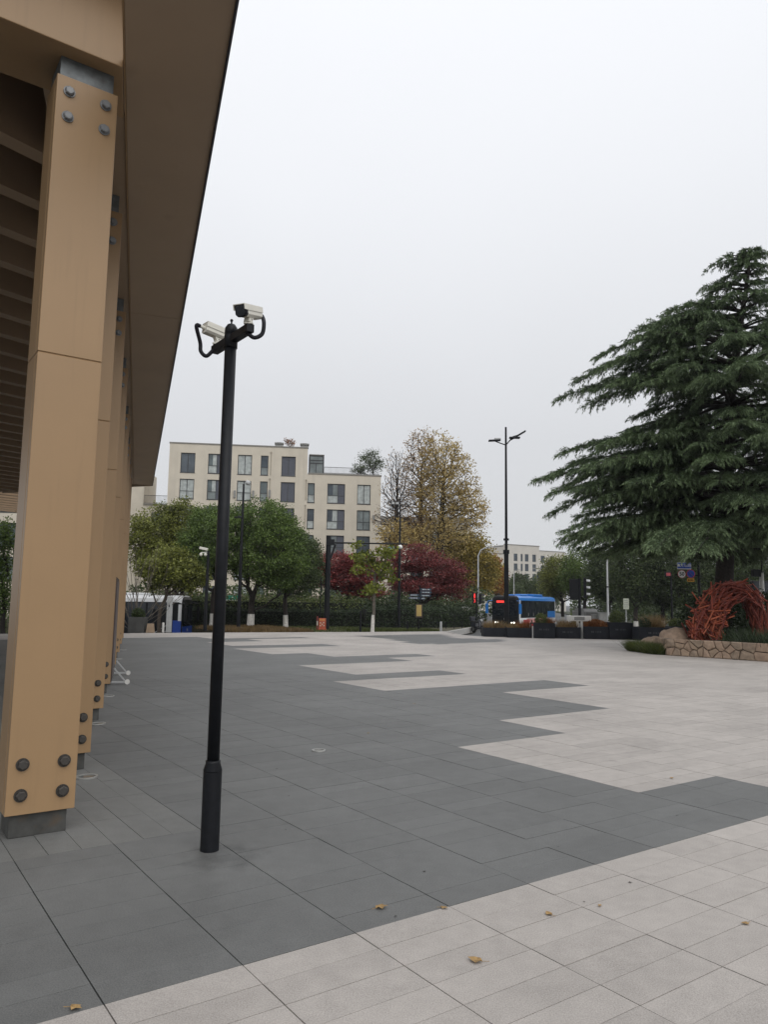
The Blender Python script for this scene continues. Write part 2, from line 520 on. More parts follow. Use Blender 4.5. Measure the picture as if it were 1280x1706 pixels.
# side pavement beyond the junction on the right and the median with its white kerb
PAVE = mat('pavement_stone', (0.27, 0.265, 0.255), 0.8, var=0.12, scale=2)
b = MB()
b.prism([(15, 42.5), (24, 41), (60, 41), (60, 47), (17, 49)], -0.9, -0.30)
pavement = b.build('pavement', [PAVE]); tag(pavement, kind='structure')
LAWN = mat('lawn_soil', (0.030, 0.036, 0.016), 0.95, var=0.4, scale=3)
b = MB()
b.prism([(21, 60), (70, 52), (120, 60), (120, 230), (52, 230), (26, 84)], -0.95, -0.50)
lawn = b.build('lawn', [LAWN]); tag(lawn, kind='structure')
b = MB()
med = [at(958, 1024, 70), at(951, 1015, 95), at(952, 1010, 150), at(968, 1011, 150), at(985, 1024, 70)]
b.prism([(p.x, p.y) for p in med], -0.9, -0.52)
median = b.build('median_island', [GRASSD]); tag(median, kind='structure')
b = MB()
mk = [at(975, 1036, 60), at(962, 1030, 64), at(953, 1021, 76), at(949, 1015, 95), at(950.5, 1010, 150)]
for a, c in zip(mk[:-1], mk[1:]):
    b.bar((a.x, a.y, -0.62), (c.x, c.y, -0.62), 0.3, 0.35)
o = b.build('median_kerb', [mat('white_kerb_paint', (0.55, 0.55, 0.53), 0.8, var=0.1)]); tag(o, kind='structure')
# ------------------------------------------------------------------ canopy building with its row of columns
AF = -0.31483
FV = Vector((math.sin(AF), math.cos(AF), 0)); FR = Vector((math.cos(AF), -math.sin(AF), 0))
def fp(f, r, z=0):
    v = FV * f + FR * r
    return Vector((v.x, v.y, z))
def zs(f): return 5.66 + 0.0225 * (f - 5.88)
canopy = empty('canopy_building', (0, 0, 0), 0, 'brown canopy roof on a row of bolted tan columns', 'canopy')

def slab(name, plan, dz0, dz1, m, bevel=0):
    """plan in (f, r); level follows the roof slope"""
    n = len(plan)
    b = MB()
    vs = [fp(f, r, zs(f) + dz0) for f, r in plan] + [fp(f, r, zs(f) + dz1) for f, r in plan]
    b.add(vs, [tuple(range(n)), tuple(range(n, 2 * n))[::-1]] + [(i, n + i, n + (i + 1) % n, (i + 1) % n) for i in range(n)])
    return b.build(name, [m], canopy, bevel=bevel)

F0, F1 = 4.3, 32.6
EAVE, SEAM = 0.462, -0.290
pan_edges = [F0, 11.4, 19.4, 26.4, F1]
for k, (fa, fb) in enumerate(zip(pan_edges[:-1], pan_edges[1:])):
    slab('soffit_panel', [(fa + 0.005, SEAM + 0.012), (fa + 0.005, EAVE - 0.02), (fb - 0.005, EAVE - 0.02), (fb - 0.005 + (0.0), SEAM + 0.012)], 0.012, 0.05, SOFFIT)
slab('eave_trim', [(F0, EAVE - 0.017), (F0, EAVE), (F1, EAVE), (F1, EAVE - 0.017)], -0.01, 0.50, FASCIA)
slab('seam_trim', [(F0, SEAM - 0.004), (F0, SEAM + 0.010), (F1, SEAM + 0.010), (F1, SEAM - 0.004)], 0.006, 0.07, TAN)
_e0 = QV * 1.62 + PV * 6.215; _e1 = QV * 0.95 + PV * 6.215
slab('edge_beam', [(_e1.dot(FV), -0.92), (_e0.dot(FV), SEAM - 0.006), (F1, SEAM - 0.006), (F1 - 0.1, -0.92)], 0.02, 0.72, BEAM, 0.006)
_k0 = QV * -9 + PV * 5.15; _k1 = QV * 1.30 + PV * 5.15
slab('roof_deck', [(_k0.dot(FV), _k0.dot(FR)), (_k1.dot(FV), SEAM - 0.02), (_k1.dot(FV), EAVE - 0.02), (F1, EAVE - 0.02), (39.0, -6.2), (44, -14), (12, -14)], 0.74, 0.95, DECK)
slab('end_fascia', [(F1 + 0.02, EAVE), (F1 + 0.14, EAVE), (39.14, -6.2), (39.02, -6.2)], 0.0, 0.74, SOFFIT)
# end beam over the first column, along the paving grid
def qp(q, p, z=0):
    v = QV * q + PV * p
    return Vector((v.x, v.y, z))
b = MB()
zb0 = 5.655
b.add([qp(-9, 5.57, zb0), qp(1.41, 5.57, zb0), qp(1.60, 6.2, zb0), qp(-9, 6.2, zb0), qp(-9, 5.57, zb0 + 0.73), qp(1.41, 5.57, zb0 + 0.73), qp(1.60, 6.2, zb0 + 0.73), qp(-9, 6.2, zb0 + 0.73)],
      [(0, 3, 2, 1), (4, 5, 6, 7), (0, 1, 5, 4), (1, 2, 6, 5), (2, 3, 7, 6), (3, 0, 4, 7)])
b.build('end_beam', [TAN], canopy, bevel=0.006)
# purlins
bd = Vector((math.sin(R(35)), math.cos(R(35)), 0)); bn = Vector((bd.y, -bd.x, 0))
def on_roof(px, py, dz):
    d = ray(px, py)
    nrm = Vector((0, 0, 1)) - FV * 0.0225
    p0 = fp(5.88, 0, 5.66 + dz)
    return CAM + d * ((p0 - CAM).dot(nrm) / d.dot(nrm))
for k in range(36):
    y = 992 - 1 / (1.311e-3 + 0.1655e-3 * k)
    c = on_roof(0, y, 0.08)
    # stop at the edge beam
    t1 = (-0.93 - c.dot(FR)) / bd.dot(FR)
    t0 = -9.0
    a_, c_ = c + bd * t0, c + bd * t1
    sl = 0.0225 * bd.dot(FV)
    b = MB()
    wv = bn * 0.095
    def pt(base, s_, dz):
        f = base.dot(FV)
        return Vector((base.x + wv.x * s_, base.y + wv.y * s_, zs(f) + dz))
    vs = [pt(a_, -1, .08), pt(a_, 1, .08), pt(a_, 1, .74), pt(a_, -1, .74), pt(c_, -1, .08), pt(c_, 1, .08), pt(c_, 1, .74), pt(c_, -1, .74)]
    b.add(vs, [(0, 3, 2, 1), (4, 5, 6, 7), (0, 1, 5, 4), (1, 2, 6, 5), (2, 3, 7, 6), (3, 0, 4, 7)])
    b.build('purlin', [BEAM], canopy)

def bolt_mesh(m):
    b = MB()
    n = 20
    def ring(r, y, n=20, ph=0): return [(r * math.cos(2 * math.pi * k / n + ph), y, r * math.sin(2 * math.pi * k / n + ph)) for k in range(n)]
    # washer then hexagon head with a chamfer
    for rr, ya, yb, nn in ((0.043, 0, -0.008, 20), (0.034, -0.008, -0.028, 6)):
        v = ring(rr, ya, nn) + ring(rr, yb, nn)
        b.add(v, [(k, (k + 1) % nn, nn + (k + 1) % nn, nn + k) for k in range(nn)] + [tuple(range(nn, 2 * nn))[::-1]])
    v = ring(0.034, -0.028, 6) + ring(0.027, -0.034, 6)
    b.add(v, [(k, (k + 1) % 6, 6 + (k + 1) % 6, 6 + k) for k in range(6)] + [tuple(range(6, 12))[::-1]])
    me = b.mesh('bolt', [m])
    bm = bmesh.new(); bm.from_mesh(me); bmesh.ops.recalc_face_normals(bm, faces=bm.faces); bm.to_mesh(me); bm.free()
    return me
BM_T, BM_B = bolt_mesh(BOLT), bolt_mesh(BOLT_D)
col_f = [5.877, 7.874, 10.903, 13.90, 17.85, 21.85, 25.75, 29.3]
for k, f in enumerate(col_f):
    base = fp(f, -0.385)                        # right front corner of the plinth
    zt = 5.49 + 0.0225 * (f - 5.88)
    q1, p1 = base.dot(QV) + 0.049, base.dot(PV) - 0.04
    q0 = q1 - 0.443
    M = Matrix(((QV.x, PV.x, 0, QV.x * q0 + PV.x * p1), (QV.y, PV.y, 0, QV.y * q0 + PV.y * p1), (0, 0, 1, 0), (0, 0, 0, 1)))
    b = MB(M)
    Wd, Dp = 0.443, 0.36
    zj = 3.35
    # two stacked cladding panels: front board, a recessed line, then the deeper side
    for za, zb in ((0.158, zj - 0.004), (zj + 0.004, zt)):
        b.box((Wd / 2, 0.035, (za + zb) / 2), (Wd, 0.07, zb - za))
        b.box((Wd / 2, 0.07 + 0.006, (za + zb) / 2), (Wd - 0.012, 0.011, zb - za - 0.004))
        b.box((Wd / 2, 0.082 + (Dp - 0.082) / 2, (za + zb) / 2), (Wd, Dp - 0.082, zb - za))
    b.box((Wd / 2, Dp / 2, zj), (Wd - 0.01, Dp - 0.01, 0.007))
    o = b.build('column', [TAN], canopy, bevel=0.003, seg=1)
    b = MB(M)
    b.box((Wd / 2, Dp / 2 + 0.01, 0.079), (Wd - 0.075, Dp - 0.08, 0.158))
    b.build('plinth', [PLINTH], o, bevel=0.004)
    b = MB(M)
    b.box((Wd / 2 - 0.005, 0.19, (zt + zs(f) + 0.02) / 2 + 0.003), (Wd - 0.055, 0.33, zs(f) + 0.02 - zt - 0.006))
    b.build('cap_plate', [STEEL], o)
    for s_ in (0.09, 0.355):
        for z_, me in ((zt - 0.118, BM_T), (zt - 0.318, BM_T), (0.487, BM_B), (0.286, BM_B)):
            bo = link('bolt', me, o)
            bo.matrix_local = M @ Matrix.Translation((s_, 0, z_)) @ Matrix.Rotation(R(random.uniform(0, 60)), 4, 'Y')

# rings of the recessed uplights in the paving beside the columns
RING = mat('uplight_ring', (0.42, 0.42, 0.40), 0.45, metal=0.6, var=0.2)
LENS = mat('uplight_lens', (0.12, 0.125, 0.12), 0.15)
def uplight(x, y, r, label):
    t = empty('ground_uplight', (x, y, 0.0), 0, label, 'ground light', 'recessed lights in the paving')
    b = MB(); n = 28
    v = []
    for rr, z in ((r, 0.001), (r, 0.012), (r * 0.78, 0.012), (r * 0.78, 0.004)):
        v += [(rr * math.cos(2 * math.pi * k / n), rr * math.sin(2 * math.pi * k / n), z) for k in range(n)]
    b.add(v, [(a * n + k, a * n + (k + 1) % n, (a + 1) * n + (k + 1) % n, (a + 1) * n + k) for a in range(3) for k in range(n)])
    b.build('ring', [RING], t)
    b = MB(); b.add([(r * 0.77 * math.cos(2 * math.pi * k / n), r * 0.77 * math.sin(2 * math.pi * k / n), 0.007) for k in range(n)], [tuple(range(n))])
    b.build('lens', [LENS], t)
for (px, py), lb in zip([(144, 1295), (163, 1206), (180, 1160), (197, 1098), (205, 1083)],
                        ['round recessed light beside the second column foot, nearest of the row', 'round recessed light beside the third column foot',
                         'round recessed light beside the fourth column foot, under the board stand', 'round recessed light beside the sixth column foot', 'farthest round recessed light along the column row']):
    g = on_z(px, py, 0); uplight(g.x, g.y, 0.098, lb)
g = on_z(531, 1251, 0); uplight(g.x, g.y, 0.075, 'pale round recessed light alone in the open dark paving')

# ------------------------------------------------------------------ camera pole in the foreground
t = empty('camera_pole', (-1.098, 5.1225, 0), 0, 'tall black post with a crossbar standing on the dark paving', 'post')
b = MB()
b.tube([(0, 0, 0), (0, 0, 0.495)], 0.0605, 32); b.build('sleeve', [BLACK], t, smooth=False)
b = MB()
b.tube([(0, 0, 0.495), (0, 0, 0.502), (0, 0, 0.548), (0, 0, 0.562), (0, 0, 0.564)], [0.0605, 0.062, 0.047, 0.05, 0.0425], 32); b.build('neck', [BLACK], t, smooth=True)
b = MB()
b.tube([(0, 0, 0.55), (0.004, 0, 3.40)], 0.0405, 32); b.build('pole', [BLACK], t, smooth=True)
b = MB()
b.tube([(0.004, 0, 3.36), (0.004, 0, 3.44), (0.004, 0, 3.46), (0.004, 0, 3.462), (0.004, 0, 3.505), (0.004, 0, 3.53), (0.004, 0, 3.535)], [0.047, 0.047, 0.044, 0.046, 0.043, 0.027, 0.001], 24)
b.tube([(0.004, 0, 3.53), (0.004, 0, 3.55), (0.004, 0, 3.56), (0.004, 0, 3.57)], [0.006, 0.006, 0.012, 0.008], 8)
b.build('cap', [BLACK], t, smooth=True)
# crossbar: right end comes towards the lens
O = Vector((-1.098, 5.1225, 0))
er, elf = Vector((-0.9123, 4.876, 3.42)), Vector((-1.261, 5.355, 3.42))
bm_ = (er - elf).normalized()
b = MB(); b.bar(elf - O, er - O, 0.055, 0.055); b.build('crossbar', [BLACK], t, bevel=0.003)

def cctv(name, pos, aim, label):
    """pos: point of the bar top under the housing; aim: unit vector the lens looks along"""
    c = empty(name, pos, 0, label, 'camera', 'cameras on the black post')
    c.scale = (0.76,) * 3
    z = Vector(aim).normalized(); x = z.cross(Vector((0, 0, 1))).normalized(); y = x.cross(z).normalized()
    M = Matrix(((x.x, y.x, z.x, 0), (x.y, y.y, z.y, 0), (x.z, y.z, z.z, 0), (0, 0, 0, 1)))
    M = Matrix.Translation((0, 0, 0.115)) @ M
    L_, W_, H_ = 0.28, 0.105, 0.098
    # housing: octagonal section along z
    sec = [(-W_ / 2, -H_ / 2 + .02), (-W_ / 2 + .02, -H_ / 2), (W_ / 2 - .02, -H_ / 2), (W_ / 2, -H_ / 2 + .02), (W_ / 2, H_ / 2 - .012), (W_ / 2 - .012, H_ / 2), (-W_ / 2 + .012, H_ / 2), (-W_ / 2, H_ / 2 - .012)]
    b = MB(M)
    b.prism(sec, -L_ / 2, L_ / 2)
    h = b.build('housing', [CREAMW], c, bevel=0.003)
    b = MB(M); b.box((0, H_ / 2 - 0.001 + 0.004, 0.012), (W_ + 0.012, 0.007, L_ + 0.03)); 
    for s_ in (-1, 1): b.box((s_ * (W_ / 2 + 0.0045), H_ / 2 - 0.022, 0.012), (0.004, 0.045, L_ + 0.03))
    b.build('sunshield', [CREAMW], c, bevel=0.001)
    b = MB(M); b.prism([(x_ * 0.94, y_ * 0.94) for x_, y_ in sec], L_ / 2 + 0.001, L_ / 2 + 0.012); f = b.build('front_glass', [GLASS], c)
    b = MB(M); b.prism([(x_ * 1.06, y_ * 1.06) for x_, y_ in sec], L_ / 2 - 0.03, L_ / 2 + 0.001); b.build('bezel', [CABLE], c)
    b = MB(M); b.tube([(0, 0, -L_ / 2), (0, 0, -L_ / 2 - 0.045)], [0.018, 0.014], 12); b.build('cable_gland', [CREAMW], c)
    b = MB()
    b.box((0, 0, 0.008), (0.08, 0.08, 0.014)); b.tube([(0, 0, 0.014), (0, 0, 0.05)], 0.03, 14)
    b.add([Vector((0, 0, 0)) + v for v in [x * .028 - z * .02 + Vector((0, 0, .03)), x * -.028 - z * .02 + Vector((0, 0, .03)), x * -.028 + z * .045 + Vector((0, 0, .03)), x * .028 + z * .045 + Vector((0, 0, .03)),
          x * .024 - z * .05 + Vector((0, 0, .085)), x * -.024 - z * .05 + Vector((0, 0, .085)), x * -.024 + z * .03 + Vector((0, 0, .085)), x * .024 + z * .03 + Vector((0, 0, .085))]],
          [(0, 1, 2, 3), (7, 6, 5, 4), (0, 4, 5, 1), (1, 5, 6, 2), (2, 6, 7, 3), (3, 7, 4, 0)])
    for s_ in (-1, 1):
        for q in (0.045, 0.068): b.tube([x * s_ * .026 + Vector((0, 0, q)), x * s_ * .031 + Vector((0, 0, q))], 0.005, 8, mi=1)
    b.build('bracket', [CREAMW, BLACK], c)
    rear = (M @ Vector((0, 0, -L_ / 2 - 0.045)))
    return c, rear, z
p1_ = er - bm_ * 0.03 + Vector((0, 0, 0.028)); p2_ = elf + bm_ * 0.05 + Vector((0, 0, 0.028))
c1, r1, z1 = cctv('security_camera', p1_, (-0.36, -0.90, -0.24), 'white box camera facing the viewer, on the higher right end of the crossbar')
c2, r2, z2 = cctv('security_camera', p2_, (0.75, 0.62, -0.14), 'white box camera turned away, at the lower left end of the crossbar')
def cable(c, pts):
    # smooth curve through points
    P = [Vector(p) for p in pts]; out = []
    for i in range(len(P) - 1):
        a = P[max(i - 1, 0)]; b_ = P[i]; c_ = P[i + 1]; d = P[min(i + 2, len(P) - 1)]
        for k in range(6):
            u = k / 6
            out.append(0.5 * ((2 * b_) + (c_ - a) * u + (2 * a - 5 * b_ + 4 * c_ - d) * u * u + (3 * b_ - a - 3 * c_ + d) * u ** 3))
    out.append(P[-1])
    b = MB(); b.tube(out, 0.0185, 12); b.build('cable', [CABLE], c, smooth=True)
cable(c1, [r1, r1 - z1 * 0.03 + Vector((.01, 0, -.02)), Vector((0.125, 0.05, 0.03)), Vector((0.115, 0.03, -0.07)), Vector((0.05, 0.0, -0.115)), Vector((-.02, 0.01, -0.06))])
cable(c2, [r2, r2 - z2 * 0.03 + Vector((-.01, 0, -.012)), Vector((-0.15, -0.06, 0.0)), Vector((-0.14, -0.06, -0.085)), Vector((-0.085, -0.06, -0.13)), Vector((-.03, -0.03, -0.06))])

# ------------------------------------------------------------------ board stand by the fourth column
BRN = mat('dark_brown_board', (0.055, 0.035, 0.03), 0.4)
BRN2 = mat('board_face', (0.10, 0.075, 0.07), 0.45, var=0.2)
sa, sb = on_z(182, 1141, 0.0), on_z(188.5, 1120, 0.0)
sa = Vector((sa.x, sa.y, 0)); sb = sa + (Vector((sb.x, sb.y, 0)) - sa).normalized() * 1.9
t = empty('notice_board_stand', sa, 0, 'tall brown notice board seen edge on, on a white wheeled stand', 'notice board')
d = (sb - sa); dn = d.normalized(); side = Vector((dn.y, -dn.x, 0))
b = MB(); b.bar(Vector((0, 0, 1.02)), d + Vector((0, 0, 1.02)), 0.055, 1.95); b.build('board', [BRN], t, bevel=0.006)
b = MB(); b.bar(dn * 0.06 + side * 0.031 + Vector((0, 0, 1.04)), d - dn * 0.06 + side * 0.031 + Vector((0, 0, 1.04)), 0.006, 1.78); b.build('poster_panel', [BRN2], t)
for q in (dn * 0.05, d - dn * 0.05):
    b = MB(); b.bar(q - side * 0.32 + Vector((0, 0, 0.045)), q + side * 0.32 + Vector((0, 0, 0.045)), 0.04, 0.035)
    b.bar(q + side * 0.06 + Vector((0, 0, 0.30)), q + side * 0.27 + Vector((0, 0, 0.06)), 0.03, 0.03)
    b.bar(q - side * 0.06 + Vector((0, 0, 0.30)), q - side * 0.27 + Vector((0, 0, 0.06)), 0.03, 0.03)
    fo = b.build('foot', [GREYP], t, bevel=0.004)
    for s_ in (-1, 1):
        b = MB(); c_ = q + side * s_ * 0.31 + Vector((0, 0, 0.045)); b.tube([c_ - dn * 0.03, c_ + dn * 0.03], 0.045, 14); b.build('wheel', [WHITE], fo, smooth=False)

# ------------------------------------------------------------------ fallen leaves
LEAF_DRY = mat('dry_leaf', (0.30, 0.19, 0.075), 0.8, var=0.35, scale=30)
lf = [((635, 1513), 'curled tan leaf lying on the dark paving left of the others', 0.045), ((740, 1514), 'small brown leaf on the edge between dark and light paving', 0.028),
      ((915, 1524), 'yellow brown leaf lying on the light tiles at mid right', 0.032), ((793, 1602), 'pale crumpled leaf on the light tiles, lowest of the middle ones', 0.045),
      ((125, 1681), 'tan leaf in the bottom corner on dark paving', 0.035), ((1000, 1510), 'tiny dry leaf scrap right of the yellow leaf', 0.018),
      ((1243, 1540), 'dark twig like leaf by the right edge on light tiles', 0.028), ((1120, 1297), 'dark scrap near the tip of the light zigzag', 0.03), ((614, 1222), 'small dark scrap on the open dark paving', 0.025),
      ((690, 1173), 'tiny pale scrap far out on the dark paving', 0.025)]
for (px, py), lb, r in lf:
    g = on_z(px, py, 0)
    r *= 0.72
    b = MB(Matrix.Translation((g.x, g.y, 0.004)) @ Matrix.Rotation(random.uniform(0, 6.3), 4, 'Z'))
    k = 9
    pts = [(0, 0, r * 0.12)] + [(r * (1 + .35 * math.sin(5 * a)) * math.cos(a), r * 0.72 * (1 + .3 * math.cos(4 * a)) * math.sin(a), abs(math.sin(2 * a)) * r * 0.35) for a in [2 * math.pi * q / k for q in range(k)]]
    b.add(pts, [(0, 1 + q, 1 + (q + 1) % k) for q in range(k)])
    b.tube([(r, 0, r * .1), (r * 1.9, r * .25, r * .12)], 0.0012, 4)
    o = b.build('fallen_leaf', [LEAF_DRY]); tag(o, lb, 'leaf', 'fallen leaves on the paving')

# windblown specks and gum marks on the paving
SPECK = mat('dark_speck', (0.035, 0.032, 0.028), 0.9, var=0.4, scale=40)
vs = []
for k in range(150):
    x, y = rng.uniform(-5.5, 9), 2.6 + 24 * rng.random() ** 1.6
    if x < -y * 0.26 - 0.4: continue
    r = rng.uniform(.004, .013); a0 = rng.uniform(0, 6.28)
    for q in range(3):
        a, c = a0 + q * 2.1, a0 + (q + 1) * 2.1
        vs += [(x, y, .006), (x + r * math.cos(a), y + r * math.sin(a), .0035), (x + r * 1.3 * math.cos(c), y + r * math.sin(c), .0045)]
o = link('litter_specks', fast_mesh('litter_specks', np.array(vs), 3, SPECK)); tag(o, 'tiny dark specks of litter on the paving', None, None, 'stuff')

# ------------------------------------------------------------------ apartment buildings
WALL = mat('cream_render', (0.55, 0.50, 0.415), 0.85, var=0.05, scale=0.8, wear=((0.36, 0.33, 0.28), 1.0, (1.2, 1.2, 0.12), 0.55, 0.35))
WALL_FAR = mat('pale_render', (0.52, 0.49, 0.44), 0.85, var=0.05, scale=0.4)
COPING = mat('grey_coping', (0.20, 0.19, 0.17), 0.7)
FRAME = mat('dark_window_frame', (0.035, 0.037, 0.04), 0.5)
PANES = [mat('window_glass', c, 0.12, var=0.35, scale=0.9, spec=0.55) for c in ((0.045, 0.06, 0.075), (0.10, 0.125, 0.13), (0.16, 0.185, 0.185), (0.07, 0.085, 0.10))]
CURTAIN = mat('curtain_glass', (0.36, 0.39, 0.38), 0.2, var=0.25, scale=2.5, spec=0.5)
SHUT = mat('louvre_shutter', (0.045, 0.052, 0.075), 0.5)
ROOM = mat('dark_interior', (0.02, 0.02, 0.02), 0.9)
RAILM = mat('dark_railing', (0.04, 0.042, 0.045), 0.5)

class Facade:
    """wall with real openings; local axes: s along, z up, outward normal n"""
    def __init__(s, A, ang, thick=0.25):
        s.A = Vector((A[0], A[1], 0)); s.d = Vector((math.cos(ang), math.sin(ang), 0)); s.n = Vector((s.d.y, -s.d.x, 0)); s.th = thick
    def p(s, u, z, o=0):
        v = s.A + s.d * u + s.n * o
        return Vector((v.x, v.y, z))
    def wall(s, b, u0, u1, z0, z1, ops):
        us = sorted({u0, u1, *[q for o in ops for q in (o[0], o[1])]}); zz = sorted({z0, z1, *[q for o in ops for q in (o[2], o[3])]})
        for i in range(len(us) - 1):
            for j in range(len(zz) - 1):
                um, zm = (us[i] + us[i + 1]) / 2, (zz[j] + zz[j + 1]) / 2
                if any(o[0] < um < o[1] and o[2] < zm < o[3] for o in ops): continue
                b.quad(s.p(us[i], zz[j]), s.p(us[i + 1], zz[j]), s.p(us[i + 1], zz[j + 1]), s.p(us[i], zz[j + 1]))
        for (a, c, e, f) in ops:
            t = -s.th
            b.quad(s.p(a, e), s.p(c, e), s.p(c, e, t), s.p(a, e, t)); b.quad(s.p(a, f, t), s.p(c, f, t), s.p(c, f), s.p(a, f))
            b.quad(s.p(a, e, t), s.p(a, f, t), s.p(a, f), s.p(a, e)); b.quad(s.p(c, e), s.p(c, f), s.p(c, f, t), s.p(c, e, t))
    def bar(s, b, u0, u1, z0, z1, o0, o1, mi=0):
        b.add([s.p(u0, z0, o0), s.p(u1, z0, o0), s.p(u1, z0, o1), s.p(u0, z0, o1), s.p(u0, z1, o0), s.p(u1, z1, o0), s.p(u1, z1, o1), s.p(u0, z1, o1)],
              [(0, 1, 2, 3), (7, 6, 5, 4), (0, 4, 5, 1), (1, 5, 6, 2), (2, 6, 7, 3), (3, 7, 4, 0)], mi)
    def window(s, parent, op, style, simple=False):
        a, c, e, f = op
        fr = 0.075
        b = MB(); o0, o1 = -0.20, -0.12
        s.bar(b, a, c, e, e + fr, o0, o1); s.bar(b, a, c, f - fr, f, o0, o1)
        s.bar(b, a, a + fr, e + fr, f - fr, o0, o1); s.bar(b, c - fr, c, e + fr, f - fr, o0, o1)
        m = (a + c) / 2
        if style in ('two', 'cross', 'shut2'): s.bar(b, m - .035, m + .035, e + fr, f - fr, o0, o1 - 0.004)
        zt = e + (f - e) * 0.40
        if style in ('cross', 'slim', 'mix'): s.bar(b, a + fr, c - fr, zt - .03, zt + .03, o0, o1 - 0.008)
        if style == 'mix': s.bar(b, a + (c - a) * .6 - .03, a + (c - a) * .6 + .03, e + fr, f - fr, o0, o1 - 0.004)
        s.bar(b, a - 0.03, c + 0.03, e - 0.06, e - 0.003, -0.10, 0.035)      # sill
        w_ = b.build('window', [FRAME], parent)
        def pane(u0, u1, z0, z1, m_):
            q = MB(); q.quad(s.p(u0, z0, -0.165), s.p(u1, z0, -0.165), s.p(u1, z1, -0.165), s.p(u0, z1, -0.165)); q.build('pane', [m_], w_)
        if style == 'shut2':
            for u0, u1 in ((a + fr, m - .035), (m + .035, c - fr)): s.shutter(w_, u0, u1, e + fr, f - fr)
        elif style == 'mix':
            um = a + (c - a) * .6
            um2 = a + (c - a) * .32; pane(a + fr, um2, zt + .03, f - fr, random.choice(PANES[:2])); pane(um2, um - .03, zt + .03, f - fr, random.choice([CURTAIN, PANES[2], CURTAIN])); pane(a + fr, um - .03, e + fr, zt - .03, random.choice([PANES[2], CURTAIN, PANES[1]]))
            s.shutter(w_, um + .03, c - fr, e + fr, f - fr)
        elif style == 'cross':
            m1 = random.choice([CURTAIN, CURTAIN, PANES[2]])
            for u0, u1 in ((a + fr, m - .035), (m + .035, c - fr)):
                pane(u0, u1, zt + .03, f - fr, m1); pane(u0, u1, e + fr, zt - .03, random.choice([m1, PANES[2]]))
        elif style == 'slim':
            pane(a + fr, c - fr, zt + .03, f - fr, random.choice(PANES[:2])); pane(a + fr, c - fr, e + fr, zt - .03, random.choice([CURTAIN, PANES[2], PANES[1]]))
        elif style == 'two':
            m1 = random.choice([CURTAIN, PANES[2], CURTAIN, PANES[3]])
            pane(a + fr, m - .035, e + fr, f - fr, m1); pane(m + .035, c - fr, e + fr, f - fr, m1)
        else:
            pane(a + fr, c - fr, e + fr, f - fr, random.choice(PANES))
        return w_
    def shutter(s, w_, u0, u1, z0, z1):
        b = MB(); n = 17; h = (z1 - z0) / n
        for k in range(n):
            z = z0 + h * k
            b.add([s.p(u0, z, -0.135), s.p(u1, z, -0.135), s.p(u1, z + h * .9, -0.16), s.p(u0, z + h * .9, -0.16)], [(0, 1, 2, 3)])
            b.add([s.p(u0, z, -0.135), s.p(u1, z, -0.135), s.p(u1, z - h * .08, -0.16), s.p(u0, z - h * .08, -0.16)], [(3, 2, 1, 0)])
        b.build('shutter', [SHUT], w_)
    def railing(s, parent, u0, u1, z0, z1, o, step=0.14):
        b = MB()
        s.bar(b, u0, u1, z1 - .05, z1, o - .03, o + .03); s.bar(b, u0, u1, z0 + .06, z0 + .1, o - .015, o + .015)
        u = u0
        while u <= u1:
            s.bar(b, u - .012, u + .012, z0, z1 - .05, o - .012, o + .012); u += step
        return b.build('railing', [RAILM], parent)

BA, BANG = (-24.934, 86.0), R(6.755)
fa = Facade(BA, BANG)
t = empty('apartment_building', (BA[0], BA[1], -1.3), 0, 'cream six storey apartment block with dark framed windows behind the trees', 'building')
t.location = (0, 0, 0)
Z0 = -1.3
ops, win = [], []
tops = [18.4 - 3.06 * k for k in range(6)]
for r_, zt in enumerate(tops):
    for q, (a, c, st) in enumerate([(1.3, 2.95, 'two' if r_ == 0 else 'cross'), (4.42, 6.08, 'mix'), (7.82, 9.45, 'two' if r_ == 0 else 'cross'), (10.47, 11.35, 'slim'), (12.88, 14.53, 'shut2')]):
        win.append(((a, c, zt - 2.32, zt), st))
    if r_ > 0:
        for a, c, st in [(16.02, 16.85, 'slim'), (18.34, 20.43, 'mix'), (21.88, 23.47, 'two' if r_ != 2 else 'cross')]:
            win.append(((a, c, zt - 2.32, zt), st))
ops = [o for o, st in win]
b = MB()
fa.wall(b, 0, 15.93, Z0, 19.45, [o for o in ops if o[0] < 15.9])
fa.wall(b, 15.93, 24.68, Z0, 16.4, [o for o in ops if o[0] > 15.9])
D_ = -13
b.quad(fa.p(0, Z0, D_), fa.p(0, Z0), fa.p(0, 19.45), fa.p(0, 19.45, D_))
b.quad(fa.p(15.93, 16.4), fa.p(15.93, 16.4, D_), fa.p(15.93, 19.45, D_), fa.p(15.93, 19.45))
b.quad(fa.p(24.68, Z0), fa.p(24.68, Z0, D_), fa.p(24.68, 16.4, D_), fa.p(24.68, 16.4))
b.quad(fa.p(24.68, Z0, D_), fa.p(0, Z0, D_), fa.p(0, 19.45, D_), fa.p(24.68, 16.4, D_))
b.quad(fa.p(0, 19.3), fa.p(15.93, 19.3), fa.p(15.93, 19.3, D_), fa.p(0, 19.3, D_))
b.quad(fa.p(15.93, 16.25), fa.p(24.68, 16.25), fa.p(24.68, 16.25, D_), fa.p(15.93, 16.25, D_))
b.build('wall', [WALL], t)
b = MB()
fa.bar(b, -0.06, 15.99, 19.452, 19.60, -0.4, 0.06); fa.bar(b, 15.995, 24.76, 16.402, 16.56, -0.4, 0.06)
fa.bar(b, -0.06, 0.3, 19.452, 19.60, D_, -0.4)
b.build('coping', [COPING], t)
